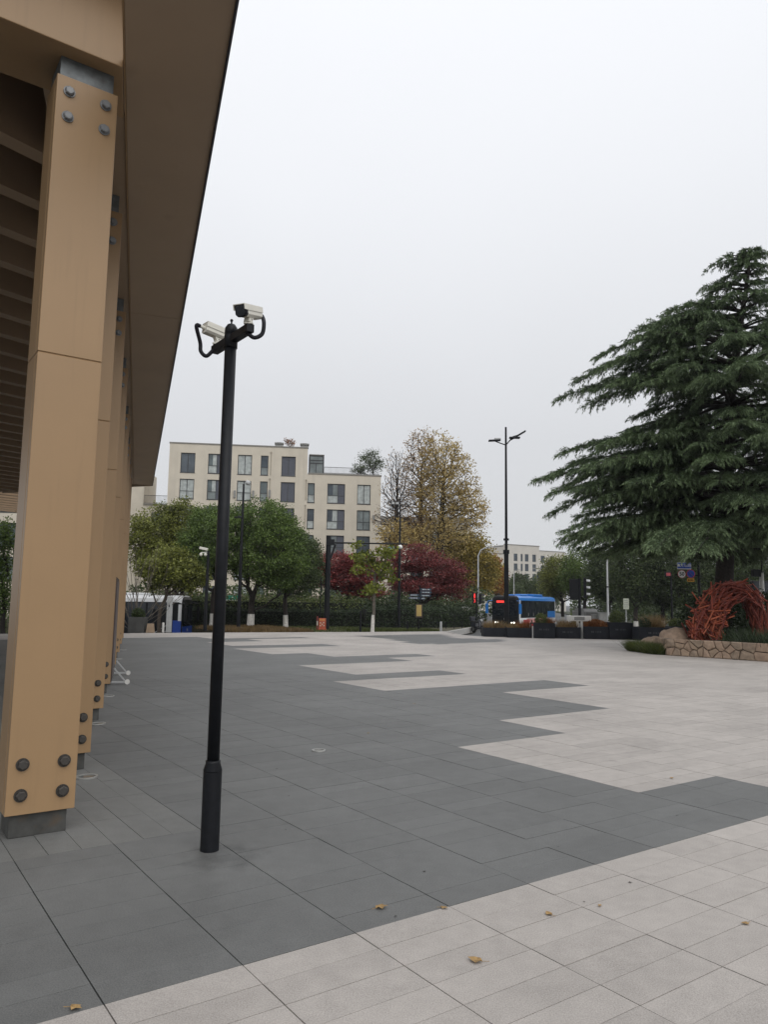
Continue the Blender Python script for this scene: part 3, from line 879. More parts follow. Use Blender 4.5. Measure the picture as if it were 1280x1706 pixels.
b = MB(); b.quad(fa.p(0.1, Z0 + .2, -0.9), fa.p(24.5, Z0 + .2, -0.9), fa.p(24.5, 16.2, -0.9), fa.p(0.1, 16.2, -0.9)); b.quad(fa.p(0.1, 16.2, -0.9), fa.p(15.8, 16.2, -0.9), fa.p(15.8, 19.2, -0.9), fa.p(0.1, 19.2, -0.9)); b.build('interior', [ROOM], t)
for o, st in win: fa.window(t, o, st)
fa.railing(t, 17.9, 24.5, 16.56, 17.35, -0.15)
# small glazed roof room
b = MB()
for u in (16.1, 17.75):
    fa.bar(b, u, u + .14, 16.56, 18.75, -0.5, -0.36); fa.bar(b, u, u + .14, 16.56, 18.75, -2.5, -2.36)
for z in (18.62, 18.1, 17.75):
    fa.bar(b, 16.24, 17.75, z, z + .1, -0.49, -0.37)
fa.bar(b, 16.9, 16.98, 16.56, 17.75, -0.47, -0.39)
rr = b.build('roof_room', [FRAME], t)
b = MB(); fa.bar(b, 16.1, 17.9, 18.76, 18.84, -2.6, -0.3); b.build('roof', [COPING], rr)
b = MB(); b.quad(fa.p(16.24, 16.56, -0.43), fa.p(17.75, 16.56, -0.43), fa.p(17.75, 18.62, -0.43), fa.p(16.24, 18.62, -0.43)); b.build('pane', [PANES[2]], rr)
for u in (12.05, 15.05):
    b = MB()
    fa.bar(b, u, u + .95, 19.6, 19.82, -1.2, -0.4); fa.bar(b, u + .08, u + .87, 19.82, 19.98, -1.1, -0.5); fa.bar(b, u - .06, u + 1.01, 19.98, 20.12, -1.25, -0.35)
    fa.bar(b, u + .2, u + .75, 20.12, 20.2, -1.0, -0.6)
    b.build('chimney', [MIDGREY], t)
PIPE = mat('beige_pipe', (0.33, 0.29, 0.23), 0.6)
for u, za, zb in ((11.65, 16.1, 18.75), (11.6, 13.0, 15.6), (15.83, 13.3, 15.6), (15.8, 10.0, 12.6)):
    b = MB(); fa.bar(b, u - .035, u + .035, za, zb, 0.004, 0.075); fa.bar(b, u - .07, u + .07, zb - .01, zb + .14, 0.004, 0.12); b.build('downpipe', [PIPE], t)

for u, z in ((9.62, 13.35), (11.5, 13.5), (23.8, 10.9), (7.5, 13.3)):
    b = MB(); fa.bar(b, u, u + .22, z, z + .85, 0.004, 0.2); b.build('vent_box', [MIDGREY], t)
# stone base course seen low between the trunks
STONEB = mat('brown_stone_base', (0.20, 0.165, 0.13), 0.9, var=0.3, scale=2.5)
b = MB()
for k in range(9):
    z = -1.2 + k * 0.38
    u = -0.1 - (k % 2) * 0.4
    while u < 24.5:
        l = random.uniform(.7, 1.2); fa.bar(b, max(u, -0.1), min(u + l - .03, 24.7), z, z + .35, 0.004, 0.05 + random.uniform(0, .03)); u += l
o = b.build('stone_base', [STONEB], t); o['kind'] = 'stuff'
# left annex with a roof terrace
fb = Facade((fa.p(-9, 0, -6).x, fa.p(-9, 0, -6).y), BANG)
t = empty('terrace_building', (0, 0, 0), 0, 'lower cream block with a railed roof terrace, behind the canopy end', 'building')
b = MB()
o1 = [(2.0, 3.6, 13.5 - 0.2, 15.6)]
fb.wall(b, -9, 5.2, Z0, 17.5, [(-7, -5, 13.2, 15.5), (-3.4, -1.4, 13.2, 15.5), (-7, -5, 10.1, 12.4), (-3.4, -1.4, 10.1, 12.4)])
fb.wall(b, 5.2, 9.2, Z0, 12.9, [(6.2, 7.8, 9.7, 12.0)])
b.quad(fb.p(5.2, 12.9), fb.p(5.2, 12.9, -8), fb.p(5.2, 17.5, -8), fb.p(5.2, 17.5)); b.quad(fb.p(-9, 17.5), fb.p(5.2, 17.5), fb.p(5.2, 17.5, -8), fb.p(-9, 17.5, -8))
b.quad(fb.p(5.2, 12.9), fb.p(9.2, 12.9), fb.p(9.2, 12.9, -8), fb.p(5.2, 12.9, -8)); b.quad(fb.p(-9, Z0, -8), fb.p(-9, Z0), fb.p(-9, 17.5), fb.p(-9, 17.5, -8))
b.build('wall', [WALL], t)
for o in [(-7, -5, 13.2, 15.5), (-3.4, -1.4, 13.2, 15.5), (-7, -5, 10.1, 12.4), (-3.4, -1.4, 10.1, 12.4), (6.2, 7.8, 9.7, 12.0)]: fb.window(t, o, 'two')
b = MB(); fb.bar(b, 5.2, 9.3, 12.9, 13.05, -0.3, 0.15); b.build('coping', [COPING], t)
fb.railing(t, 5.25, 9.2, 13.05, 14.1, -0.02)

# cream building seen at the far left under the canopy
g = at(40, 900, 70)
fc = Facade((g.x - 14, g.y), R(2))
t = empty('apartment_building', (0, 0, 0), 0, 'cream block with a dark window glimpsed at the far left beneath the canopy', 'building')
wl = []
for z in (3.2, 6.4, 9.6):
    for u in (1.2, 5.2, 9.4, 12.2 - 0.9): wl.append((u, u + 1.9, z - 0.2, z + 2.0))
b = MB(); fc.wall(b, 0, 16, Z0, 11.9, wl); b.quad(fc.p(16, Z0), fc.p(16, Z0, -9), fc.p(16, 11.9, -9), fc.p(16, 11.9)); b.quad(fc.p(0, 11.9), fc.p(16, 11.9), fc.p(16, 11.9, -9), fc.p(0, 11.9, -9))
b.build('wall', [WALL], t)
for o in wl: fc.window(t, o, 'two')

# far block at the end of the road
g = at(834, 960, 240); g2 = at(920, 960, 250)
fd_ = Facade((g.x, g.y), math.atan2(g2.y - g.y, g2.x - g.x), 0.4)
t = empty('apartment_building', (0, 0, 0), 0, 'pale far apartment block with rows of grey windows beyond the bus', 'building')
Lf = (g2 - g).length
wl = []
for z in [17.6, 14.45, 11.3, 8.1, 5.0, 1.9]:
    for u0, u1 in ((5.4, 6.9), (8.2, 9.0), (9.9, 11.4), (13.0, 14.5)): wl.append((u0, u1, z - 2.3, z))
    for u0, u1 in ((16.5, 18.2), (20.4, 22.0)): wl.append((u0, u1, z - 2.3 - .2, z - .2))
b = MB(); fd_.wall(b, 2.0, 15.9, -2, 20.3, [o for o in wl if o[0] < 15.5]); fd_.wall(b, 15.9, 27, -2, 18.9, [o for o in wl if o[0] > 15.5])
fd_.wall(b, -7.2, 2.0, -2, 17.2, [(-5.6, -4.6, 13.6, 15.2), (-3.2, -0.8, 13.6, 15.2), (-3.2, -0.8, 10.2, 12.2), (-5.6, -4.6, 10.2, 12.2)])
fd_.wall(b, -11.0, -7.2, -2, 20.4, [(-10.5, -8.6, 16.2, 19.2)])
b.quad(fd_.p(-7.2, 17.2), fd_.p(-7.2, 17.2, -9), fd_.p(-7.2, 20.4, -9), fd_.p(-7.2, 20.4))
for u0, u1, z in ((2.0, 15.9, 20.3), (15.9, 27, 18.9), (-7.2, 2, 17.2), (-11, -7.2, 20.4)): b.quad(fd_.p(u0, z), fd_.p(u1, z), fd_.p(u1, z, -10), fd_.p(u0, z, -10))
b.quad(fd_.p(2, 17.2, -10), fd_.p(2, 17.2), fd_.p(2, 20.3), fd_.p(2, 20.3, -10))
b.build('wall', [WALL_FAR], t)
_keep = PANES; PANES = PANES[:1]
for o in wl: fd_.window(t, o, 'one')
PANES = _keep
for o in [(-5.6, -4.6, 13.6, 15.2), (-3.2, -0.8, 13.6, 15.2), (-3.2, -0.8, 10.2, 12.2), (-5.6, -4.6, 10.2, 12.2), (-10.5, -8.6, 16.2, 19.2)]: fd_.window(t, o, 'one')
b = MB(); fd_.bar(b, 1.8, 16, 20.3, 20.55, -.5, .1); fd_.bar(b, 16.0, 27, 18.9, 19.1, -.5, .1); fd_.bar(b, -7.2, 2, 17.2, 17.45, -.5, .1); b.build('coping', [COPING], t)
# second pale block behind the plane trees
g = at(634, 960, 130)
fe = Facade((g.x - 2, g.y), R(3), 0.4)
t = empty('apartment_building', (0, 0, 0), 0, 'pale block half hidden behind the tall yellow plane trees', 'building')
wl = [(u, u + 1.8, z, z + 2.2) for u in (3.5, 7.2, 10.6, 14.2) for z in (1.5, 4.8, 8.1, 11.4)]
b = MB(); fe.wall(b, 0, 18, -2, 14.8, wl); b.quad(fe.p(0, 14.8), fe.p(18, 14.8), fe.p(18, 14.8, -9), fe.p(0, 14.8, -9)); b.build('wall', [WALL], t)
for o in wl: fe.window(t, o, 'one')
b = MB(); fe.bar(b, 0, 18.1, 14.8, 16.6, -4, -2.5); b.build('roof', [COPING], t)

# ------------------------------------------------------------------ trees
def leaf_quads(c, size, rng, aspect=0.62, flat=0.0, droop=None):
    """diamond leaf at each centre, random orientation; flat>0 pulls the faces towards horizontal"""
    n = len(c)
    nrm = rng.normal(size=(n, 3)); nrm[:, 2] = nrm[:, 2] + flat * 2.2
    nrm /= np.linalg.norm(nrm, axis=1)[:, None]
    a = rng.normal(size=(n, 3))
    if droop is not None: a = a * 0.5 + np.array([0, 0, -droop])
    a -= nrm * (a * nrm).sum(1)[:, None]; a /= np.linalg.norm(a, axis=1)[:, None] + 1e-9
    b_ = np.cross(nrm, a)
    L_ = size * rng.uniform(0.65, 1.25, n)[:, None]
    v = np.stack([c - a * L_ * .5, c + b_ * L_ * aspect * .5, c + a * L_ * .5, c - b_ * L_ * aspect * .5], 1)
    return v.reshape(-1, 3)

def mst(root, trunk_pts, targets, bf=0.45, seg=0.5):
    """joins every target to the nearest grown node, favouring short ways to the root"""
    nodes = [np.array(root, float)] ; par = [-1]; pl = [0.0]
    for p in trunk_pts:
        nodes.append(np.array(p, float)); par.append(len(nodes) - 2); pl.append(pl[-1] + np.linalg.norm(nodes[-1] - nodes[-2]))
    start = max(1, len(trunk_pts) // 2)
    order = np.argsort([np.linalg.norm(np.array(q) - nodes[-1]) for q in targets])
    for k in order:
        q = np.array(targets[k], float)
        P = np.array(nodes); d = np.linalg.norm(P - q, axis=1)
        cost = d + bf * np.array(pl)
        cost[:start] = 1e9
        cost += np.where(P[:, 2] > q[2] + 0.3 + 0.25 * d, 3.0, 0)
        i = int(np.argmin(cost))
        L_ = d[i]; n = max(1, int(L_ / seg))
        a = nodes[i].copy(); last = i
        for s_ in range(1, n + 1):
            u = s_ / n
            p = a + (q - a) * u
            p = p + np.array([0, 0, -0.10 * L_ * math.sin(math.pi * u)]) + (rng.normal(size=3) * 0.05 * min(1, L_) if s_ < n else 0)
            nodes.append(p); par.append(last); pl.append(pl[last] + np.linalg.norm(p - nodes[last])); last = len(nodes) - 1
    return np.array(nodes), np.array(par)

def limb_mesh(nodes, par, r_tip, r_base, sides=5, power=None, mi_white=None, white_h=0.0):
    n = len(nodes)
    cnt = np.zeros(n); has = np.zeros(n, bool)
    for i in range(n - 1, 0, -1):
        if not has[i]: cnt[i] = max(cnt[i], 1)
        cnt[par[i]] += cnt[i]; has[par[i]] = True
    ex = math.log(r_base / r_tip) / math.log(max(2, cnt[0]))
    rad = r_tip * np.maximum(cnt, 1) ** ex
    ch = np.nonzero(par >= 0)[0]
    p0 = nodes[par[ch]]; p1 = nodes[ch]
    r1 = rad[ch]; r0 = np.minimum(rad[par[ch]], r1 * 1.25)
    d = p1 - p0; L_ = np.linalg.norm(d, axis=1)[:, None] + 1e-9; d /= L_
    ref = np.where(np.abs(d[:, 2:3]) > 0.9, np.array([[1., 0, 0]]), np.array([[0, 0, 1.]]))
    x = np.cross(d, ref); x /= np.linalg.norm(x, axis=1)[:, None]; y = np.cross(d, x)
    qs = []
    for k in range(sides):
        a0, a1 = 2 * math.pi * k / sides, 2 * math.pi * (k + 1) / sides
        e0 = x * math.cos(a0) + y * math.sin(a0); e1 = x * math.cos(a1) + y * math.sin(a1)
        qs.append(np.stack([p0 + e0 * r0[:, None], p0 + e1 * r0[:, None], p1 + d * r1[:, None] * .3 + e1 * r1[:, None], p1 + d * r1[:, None] * .3 + e0 * r1[:, None]], 1))
    return np.concatenate(qs).reshape(-1, 3), rad

def lobes_points(lobes, n, rng, shell=0.55):
    vol = np.array([l[3] * l[4] * l[5] for l in lobes]); vol = vol / vol.sum()
    out_ = []
    for l, v in zip(lobes, vol):
        m = max(3, int(round(n * v)))
        d = rng.normal(size=(m, 3)); d /= np.linalg.norm(d, axis=1)[:, None]
        r = rng.uniform(shell ** 3, 1, m) ** (1 / 3)
        out_.append(np.array(l[:3]) + d * r[:, None] * np.array(l[3:6]))
    return np.concatenate(out_)

def tree(name, label, base, trunk_h, r_base, lobes, clusters, leaves, size, spread, leaf_mat, bark=BARK, lean=(0, 0), white=0.0, group=None,
         aspect=0.62, flat=0.2, bf=0.45, r_tip=0.012, shell=0.5, cat='tree', squash=(1, 1, .75), droop=None, seg=0.5, twigs=0, trunk_top=None, sides=5):
    bx, by, bz = base
    t = empty(name, base, 0, label, cat, group)
    tg = lobes_points(lobes, clusters, rng, shell)
    tg = tg[tg[:, 2] > trunk_h * 0.6]
    top = trunk_top or trunk_h
    k = max(4, int(top / 0.5))
    tp = [(lean[0] * u + 0.03 * math.sin(7 * u), lean[1] * u + 0.03 * math.cos(5 * u), top * u) for u in np.linspace(0, 1, k + 1)[1:]]
    ts = np.array(tp)
    nodes, par = mst((0, 0, 0), tp, tg, bf, seg)
    if trunk_top is None: pass
    vq, rad = limb_mesh(nodes, par, r_tip, r_base, sides)
    # root flare
    o = link('trunk', fast_mesh('trunk', vq, 4, bark, smooth=True), t)
    if white:
        b = MB()
        rr = rad[0]
        b.tube([(lean[0] * u / top, lean[1] * u / top, u) for u in (0.0, white * .3, white)], [rr * 1.35, rr * 1.12, rr * 1.06], 10)
        b.build('whitewash_band', [LIME], t)
    c = np.repeat(tg, max(1, leaves), axis=0)
    c = c + rng.normal(size=c.shape) * spread * np.array(squash)
    if leaves > 0:
        if twigs:
            extra = nodes[len(tp):]
            extra = np.repeat(extra, twigs, axis=0); extra = extra + rng.normal(size=extra.shape) * spread * .7
            c = np.concatenate([c, extra])
        crown = link('crown', fast_mesh('crown', leaf_quads(c, size, rng, aspect, flat, droop), 4, leaf_mat), t)
        crown['kind'] = 'stuff'
    return t

GREEN = foliage('green_leaf', (0.038, 0.066, 0.016), (0.170, 0.250, 0.058), patch=0.5)
GREEN_Y = foliage('yellow_green_leaf', (0.060, 0.075, 0.016), (0.27, 0.29, 0.065), patch=0.45)
GREEN_D = foliage('dark_green_leaf', (0.028, 0.044, 0.019), (0.105, 0.142, 0.050), patch=0.5)
LIMEL = foliage('lime_leaf', (0.065, 0.085, 0.012), (0.30, 0.33, 0.055), patch=0.7)
MAPLE = foliage('red_maple_leaf', (0.075, 0.016, 0.018), (0.33, 0.065, 0.060), patch=0.5)
MAPLE_P = foliage('purple_maple_leaf', (0.075, 0.020, 0.021), (0.31, 0.070, 0.068), patch=0.5)
PLANE = foliage('yellow_plane_leaf', (0.28, 0.20, 0.07), (0.64, 0.50, 0.21), patch=0.35, trans=0.4)
PLANE_B = foliage('brown_plane_leaf', (0.24, 0.155, 0.075), (0.52, 0.36, 0.19), patch=0.35)
YGOLD = foliage('gold_leaf', (0.17, 0.14, 0.03), (0.50, 0.38, 0.09), patch=0.4, trans=0.35)
ORANGE = foliage('orange_leaf', (0.20, 0.085, 0.02), (0.42, 0.19, 0.045), patch=0.5)
HEDGE = foliage('hedge_leaf', (0.014, 0.025, 0.012), (0.060, 0.088, 0.038), patch=1.2)
SHRUB = foliage('shrub_leaf', (0.032, 0.050, 0.014), (0.15, 0.18, 0.05), patch=1.0)
DRYG = foliage('dry_ground_cover', (0.075, 0.050, 0.022), (0.22, 0.145, 0.06), patch=1.5)
GRASS = foliage('grass_blade', (0.030, 0.045, 0.012), (0.12, 0.145, 0.035), patch=1.5)
RUST = foliage('rust_leaf', (0.10, 0.036, 0.012), (0.34, 0.14, 0.042), patch=2)

def P(px, py, Y, z=None):
    v = at(px, py, Y)
    if z is not None: v.z = z
    return v
def lobe(base, px, py, rx, ry, Y, depth=None, dy=0):
    """crown lobe given by its outline in the view at distance Y -> coordinates relative to the tree's base"""
    c = at(px, py, Y + dy); k = (Y + dy) / F_PX * 1.0
    return (c.x - base[0], c.y - base[1], c.z - base[2], rx * k, (depth or rx) * k, ry * k)

VG = -0.10                                              # verge level
# round green tree behind the camera post
B = P(417, 1040, 46, VG)
tree('round_tree', 'big round green tree with spreading limbs and whitewashed foot, right of the black post', B, 1.9, 0.20,
     [lobe(B, 425, 905, 84, 62, 46), lobe(B, 455, 920, 58, 60, 46, dy=-1), lobe(B, 385, 905, 52, 56, 46, dy=.5), lobe(B, 430, 870, 60, 40, 46), lobe(B, 480, 945, 38, 38, 46)],
     520, 105, 0.13, 0.23, GREEN, BARK_D, lean=(0.05, 0), white=0.85, bf=0.65, r_tip=0.012, shell=0.62, group='trees along the verge')
# pair left of it
B = P(353, 1040, 48, VG)
tree('round_tree', 'green tree with whitewashed foot half hidden directly behind the black post', B, 2.2, 0.15,
     [lobe(B, 345, 900, 40, 58, 48), lobe(B, 335, 930, 42, 40, 48), lobe(B, 360, 870, 30, 32, 48)], 260, 100, 0.13, 0.25, GREEN, BARK_D, white=0.8, group='trees along the verge', bf=0.6)
B = P(300, 1040, 52, -1.2)
tree('round_tree', 'tall yellow green tree rising above the white roofed bus', B, 2.6, 0.2,
     [lobe(B, 304, 880, 34, 48, 52), lobe(B, 262, 885, 42, 44, 52), lobe(B, 235, 900, 26, 45, 52), lobe(B, 285, 935, 60, 40, 52), lobe(B, 318, 920, 34, 45, 52)],
     420, 105, 0.15, 0.28, GREEN_Y, BARK_D, bf=0.6, shell=0.4)
B = P(265, 1040, 42.5, -1.2)
tree('small_tree', 'bright green small tree standing in front of the white roofed bus', B, 2.2, 0.11,
     [lobe(B, 268, 950, 36, 24, 42.5), lobe(B, 300, 952, 34, 26, 42.5), lobe(B, 322, 962, 24, 24, 42.5), lobe(B, 285, 925, 24, 16, 42.5), lobe(B, 262, 982, 12, 10, 42.5)],
     190, 80, 0.15, 0.20, GREEN_Y, BARK, bf=0.6)
B = P(476, 1040, 47, VG)
tree('dark_tree', 'darker green tree with leaning whitewashed trunk right of the round tree', B, 2.4, 0.14,
     [lobe(B, 490, 930, 42, 44, 47, dy=1.5), lobe(B, 470, 955, 36, 32, 47), lobe(B, 515, 940, 24, 40, 47, dy=2), lobe(B, 500, 965, 32, 26, 47, dy=1)],
     290, 100, 0.13, 0.25, GREEN_D, BARK_D, lean=(-0.1, 0), white=0.8, group='trees along the verge', bf=0.6)
# lime coloured young tree at the plaza edge
B = P(620.5, 1052, 40.9, -0.05)
tree('young_tree', 'young tree with sparse lime leaves and white trunk foot at the plaza edge', B, 3.0, 0.085,
     [lobe(B, 606, 928, 18, 9, 40.9), lobe(B, 643, 922, 18, 9, 40.9), lobe(B, 597, 950, 12, 10, 40.9), lobe(B, 640, 952, 15, 14, 40.9), lobe(B, 622, 982, 18, 9, 40.9), lobe(B, 660, 964, 10, 6, 40.9), lobe(B, 594, 908, 6, 5, 40.9), lobe(B, 618, 940, 9, 18, 40.9)],
     78, 21, 0.19, 0.135, LIMEL, BARK_G, white=0.95, bf=0.6, trunk_top=3.6, lean=(0.12, 0), r_tip=0.010, aspect=0.7, group='trees along the verge')
# red maples
B = P(575, 1030, 58, -0.1)
tree('red_maple', 'dark red maple in front of the apartment block, left of the young lime tree', B, 1.3, 0.16,
     [lobe(B, 560, 940, 40, 22, 58), lobe(B, 600, 945, 40, 20, 58), lobe(B, 575, 965, 55, 18, 58), lobe(B, 605, 985, 38, 12, 58), lobe(B, 545, 960, 22, 20, 58), lobe(B, 535, 935, 18, 16, 58), lobe(B, 632, 950, 20, 20, 58)],
     320, 85, 0.15, 0.30, MAPLE, BARK_D, squash=(1.3, 1.3, .3), flat=0.8, bf=0.55, group='red maples behind the hedge')
B = P(705, 1030, 60, -0.1)
tree('red_maple', 'wide purple red maple under the tall yellow trees, right of the lamp with floodlights', B, 1.5, 0.2,
     [lobe(B, 690, 930, 42, 24, 60), lobe(B, 675, 960, 30, 25, 60), lobe(B, 730, 950, 44, 22, 60), lobe(B, 710, 978, 58, 16, 60), lobe(B, 755, 972, 22, 18, 60), lobe(B, 735, 990, 40, 10, 60)],
     330, 90, 0.15, 0.32, MAPLE_P, BARK_D, squash=(1.4, 1.4, .28), flat=0.8, bf=0.55, group='red maples behind the hedge')
# tall planes
B = P(729, 1030, 75, -0.3)
tree('plane_tree', 'tall yellow plane tree with dense drying leaves, tallest on its right side', B, 6, 0.42,
     [lobe(B, 735, 760, 38, 46, 75), lobe(B, 762, 800, 36, 60, 75), lobe(B, 775, 860, 40, 50, 75), lobe(B, 735, 830, 42, 60, 75), lobe(B, 790, 850, 26, 40, 75), lobe(B, 730, 900, 55, 32, 75), lobe(B, 715, 790, 18, 50, 75)],
     950, 15, 0.185, 0.27, PLANE, BARK_D, trunk_top=15.5, bf=0.7, r_tip=0.016, shell=0.25, aspect=0.8, seg=0.8, lean=(0.6, 0), twigs=1, group='tall plane trees behind the maples')
B = P(700, 1030, 78, -0.3)
tree('plane_tree', 'tall half bare brown leaved plane tree between the bare one and the yellow one', B, 6, 0.32,
     [lobe(B, 702, 740, 26, 30, 78), lobe(B, 700, 790, 34, 45, 78), lobe(B, 698, 850, 38, 50, 78), lobe(B, 695, 890, 40, 30, 78)],
     900, 7, 0.175, 0.27, PLANE_B, BARK_D, trunk_top=16, bf=0.7, r_tip=0.016, shell=0.2, aspect=0.8, seg=0.8, twigs=1, group='tall plane trees behind the maples')
B = P(659, 1030, 76, -0.3)
tree('plane_tree', 'nearly bare plane tree beside the right end of the apartment block', B, 6, 0.28,
     [lobe(B, 662, 780, 22, 36, 76), lobe(B, 658, 820, 28, 40, 76), lobe(B, 655, 870, 36, 40, 76)],
     900, 1, 0.16, 0.22, PLANE_B, BARK_D, trunk_top=13, bf=0.75, r_tip=0.015, shell=0.2, aspect=0.8, seg=0.8, group='tall plane trees behind the maples')
B = P(668, 1030, 74, -0.3)
tree('plane_tree', 'low brown leaved tree filling the gap behind the floodlight pole', B, 2.5, 0.2,
     [lobe(B, 660, 890, 28, 24, 74), lobe(B, 690, 900, 30, 22, 74), lobe(B, 650, 905, 20, 20, 74)], 190, 12, 0.22, 0.38, PLANE, BARK_D, bf=0.5, aspect=0.8)
B = P(778, 1030, 82, -0.4)
tree('gold_tree', 'golden yellow tree behind the purple maple, beside the traffic light', B, 2.5, 0.25,
     [lobe(B, 755, 925, 40, 40, 82), lobe(B, 785, 930, 34, 42, 82), lobe(B, 805, 955, 26, 34, 82), lobe(B, 775, 965, 34, 28, 82), lobe(B, 815, 965, 14, 22, 82)], 420, 60, 0.22, 0.42, YGOLD, BARK_D, bf=0.5, aspect=0.8)
B = P(826, 1025, 110, -0.6)
tree('orange_tree', 'orange autumn tree left of the tall street lamp, above the bus', B, 2.5, 0.22,
     [lobe(B, 822, 950, 16, 22, 110), lobe(B, 830, 968, 12, 20, 110), lobe(B, 812, 965, 12, 20, 110)], 170, 50, 0.26, 0.42, ORANGE, BARK_D, bf=0.5, aspect=0.8)
# trees on the road side
k = 0
far_specs = [
    (868, 140, 28, 982, 28, 26, GREEN_D, 'dark green rounded tree rising behind the blue bus roof, left part'),
    (905, 145, 28, 985, 30, 26, GREEN_D, 'dark green rounded tree behind the blue bus roof, right part'),
    (850, 130, 20, 990, 20, 18, GREEN_D, 'low dark tree directly behind the tall street lamp'),
    (938, 88, 30, 958, 36, 36, GREEN_Y, 'bright green loose tree right of the overhead road sign'),
    (975, 84, 30, 950, 38, 42, GREEN, 'mid green tree behind the black traffic signals'),
    (1015, 76, 30, 955, 34, 44, GREEN_D, 'dark tree behind the pale pole, right of the signals'),
    (1060, 70, 30, 950, 42, 55, GREEN_D, 'dark broad tree under the cedar boughs, left of the street sign'),
    (1105, 74, 30, 955, 40, 55, GREEN_D, 'dark tree directly behind the speed limit sign'),
    (1150, 68, 30, 950, 42, 60, GREEN_D, 'dark tree between the street sign and the cedar trunk'),
    (1205, 72, 30, 945, 50, 60, GREEN_D, 'dark tree behind the red stick arch'),
    (1262, 66, 30, 950, 46, 60, GREEN_D, 'dark tree at the right edge behind the white pole'),
]
for px, Y, th, py, rx, ry, m, lb in far_specs:
    B = P(px, 1020, Y, gz(10, Y) - .1)
    h = at(px, py + ry, Y).z - B.z
    tree('roadside_tree', lb, B, max(1.5, h * 0.8), 0.2, [lobe(B, px, py, rx, ry, Y), lobe(B, px - rx * .45, py + ry * .3, rx * .6, ry * .6, Y), lobe(B, px + rx * .45, py + ry * .25, rx * .6, ry * .65, Y), lobe(B, px, py + ry * .6, rx * .8, ry * .45, Y)],
         230, 75, 0.26 if Y > 100 else 0.20, 0.40, m, BARK_D, bf=0.5, white=0.9 if 60 < Y < 100 else 0, group='trees along the road', sides=4)
# far dark mass of trees closing the view
def mass(name, label, pts, rx, rz, n, size, m):
    vs = []
    for p in pts:
        d = rng.normal(size=(n, 3)); d /= np.linalg.norm(d, axis=1)[:, None]
        c = np.array(p) + d * rng.uniform(.4, 1, n)[:, None] ** .5 * np.array([rx, rx, rz])
        vs.append(c)
    o = link(name, fast_mesh(name, leaf_quads(np.concatenate(vs), size, rng, .7, .3), 4, m))
    tag(o, label, None, None, 'stuff')
    return o
mass('far_woods', 'dark band of distant trees closing the road', [(x, 190 + 25 * math.sin(x), 1.5 + 1.5 * math.sin(x * .7)) for x in np.arange(-40, 130, 5.0)], 5, 4.5, 700, 0.7, GREEN_D)
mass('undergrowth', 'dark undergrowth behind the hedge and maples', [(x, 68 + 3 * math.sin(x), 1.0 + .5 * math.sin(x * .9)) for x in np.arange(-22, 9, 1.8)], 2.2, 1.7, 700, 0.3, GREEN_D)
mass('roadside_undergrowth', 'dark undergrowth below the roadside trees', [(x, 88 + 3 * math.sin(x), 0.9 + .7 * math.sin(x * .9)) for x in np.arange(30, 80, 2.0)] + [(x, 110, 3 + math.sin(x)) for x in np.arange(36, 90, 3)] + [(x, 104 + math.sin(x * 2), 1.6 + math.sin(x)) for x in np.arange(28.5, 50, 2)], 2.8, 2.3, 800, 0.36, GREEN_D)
mass('bank_shrubs', 'green shrubs on the bank at the far left', [(x, 50 + math.sin(x), 0.2 + .5 * math.sin(x * 1.3)) for x in np.arange(-34, -22, 1.2)], 1.7, 2.2, 600, 0.2, GREEN)
B = P(5, 1030, 46, -1.2)
tree('round_tree', 'green tree at the far left edge seen under the canopy', B, 2.0, 0.15, [lobe(B, 0, 920, 26, 50, 46), lobe(B, 8, 895, 16, 32, 46), lobe(B, -10, 960, 30, 40, 46), lobe(B, 5, 1000, 22, 25, 46)], 190, 40, 0.15, 0.3, GREEN, BARK_D, bf=0.6)
# roof garden of the apartment block
g = fa.p(23.9, 16.56, -1.4)
tree('roof_tree', 'rounded tree growing on the roof terrace at the block\'s right corner', g, 0.9, 0.09,
     [(-.4, 0, 2.0, 1.5, 1.2, 1.25), (0.3, 0, 1.5, 1.0, 1.0, 0.8)], 60, 40, 0.17, 0.3, GREEN_D, BARK_D, bf=0.6)
g = fa.p(21.9, 16.56, -0.9)
tree('roof_shrub', 'low dark shrub on the roof terrace left of the roof tree', g, 0.3, 0.04, [(0, 0, 0.75, .8, .6, .6), (.8, 0, .6, .6, .5, .5)], 30, 30, 0.16, 0.2, GREEN_D, BARK_D, cat='shrub')
g = fa.p(13.9, 19.6, -0.5)
tree('roof_shrub', 'reddish dry shrub growing on top of the block between two chimneys', g, 0.15, 0.03, [(0, 0, 0.6, .55, .5, .55), (-.6, .3, 0.9, .2, .2, .4), (-.5, .62, -.5, .4, .1, .3)], 40, 12, 0.14, 0.14, RUST, BARK_G, cat='shrub')

# bare many stemmed shrub by the left planter
B = P(222, 1050, 36.2, -0.1)
tree('bare_shrub', 'bare grey many stemmed shrub fanning up beside the grey planter', B, 0.25, 0.07,
     [lobe(B, 250, 950, 34, 55, 36.2), lobe(B, 215, 950, 30, 60, 36.2), lobe(B, 290, 985, 34, 22, 36.2), lobe(B, 180, 960, 30, 50, 36.2)], 95, 0, 0.1, 0.2, GREEN, BARK_G, bf=0.95, r_tip=0.008, shell=0.5, cat='shrub', sides=4)

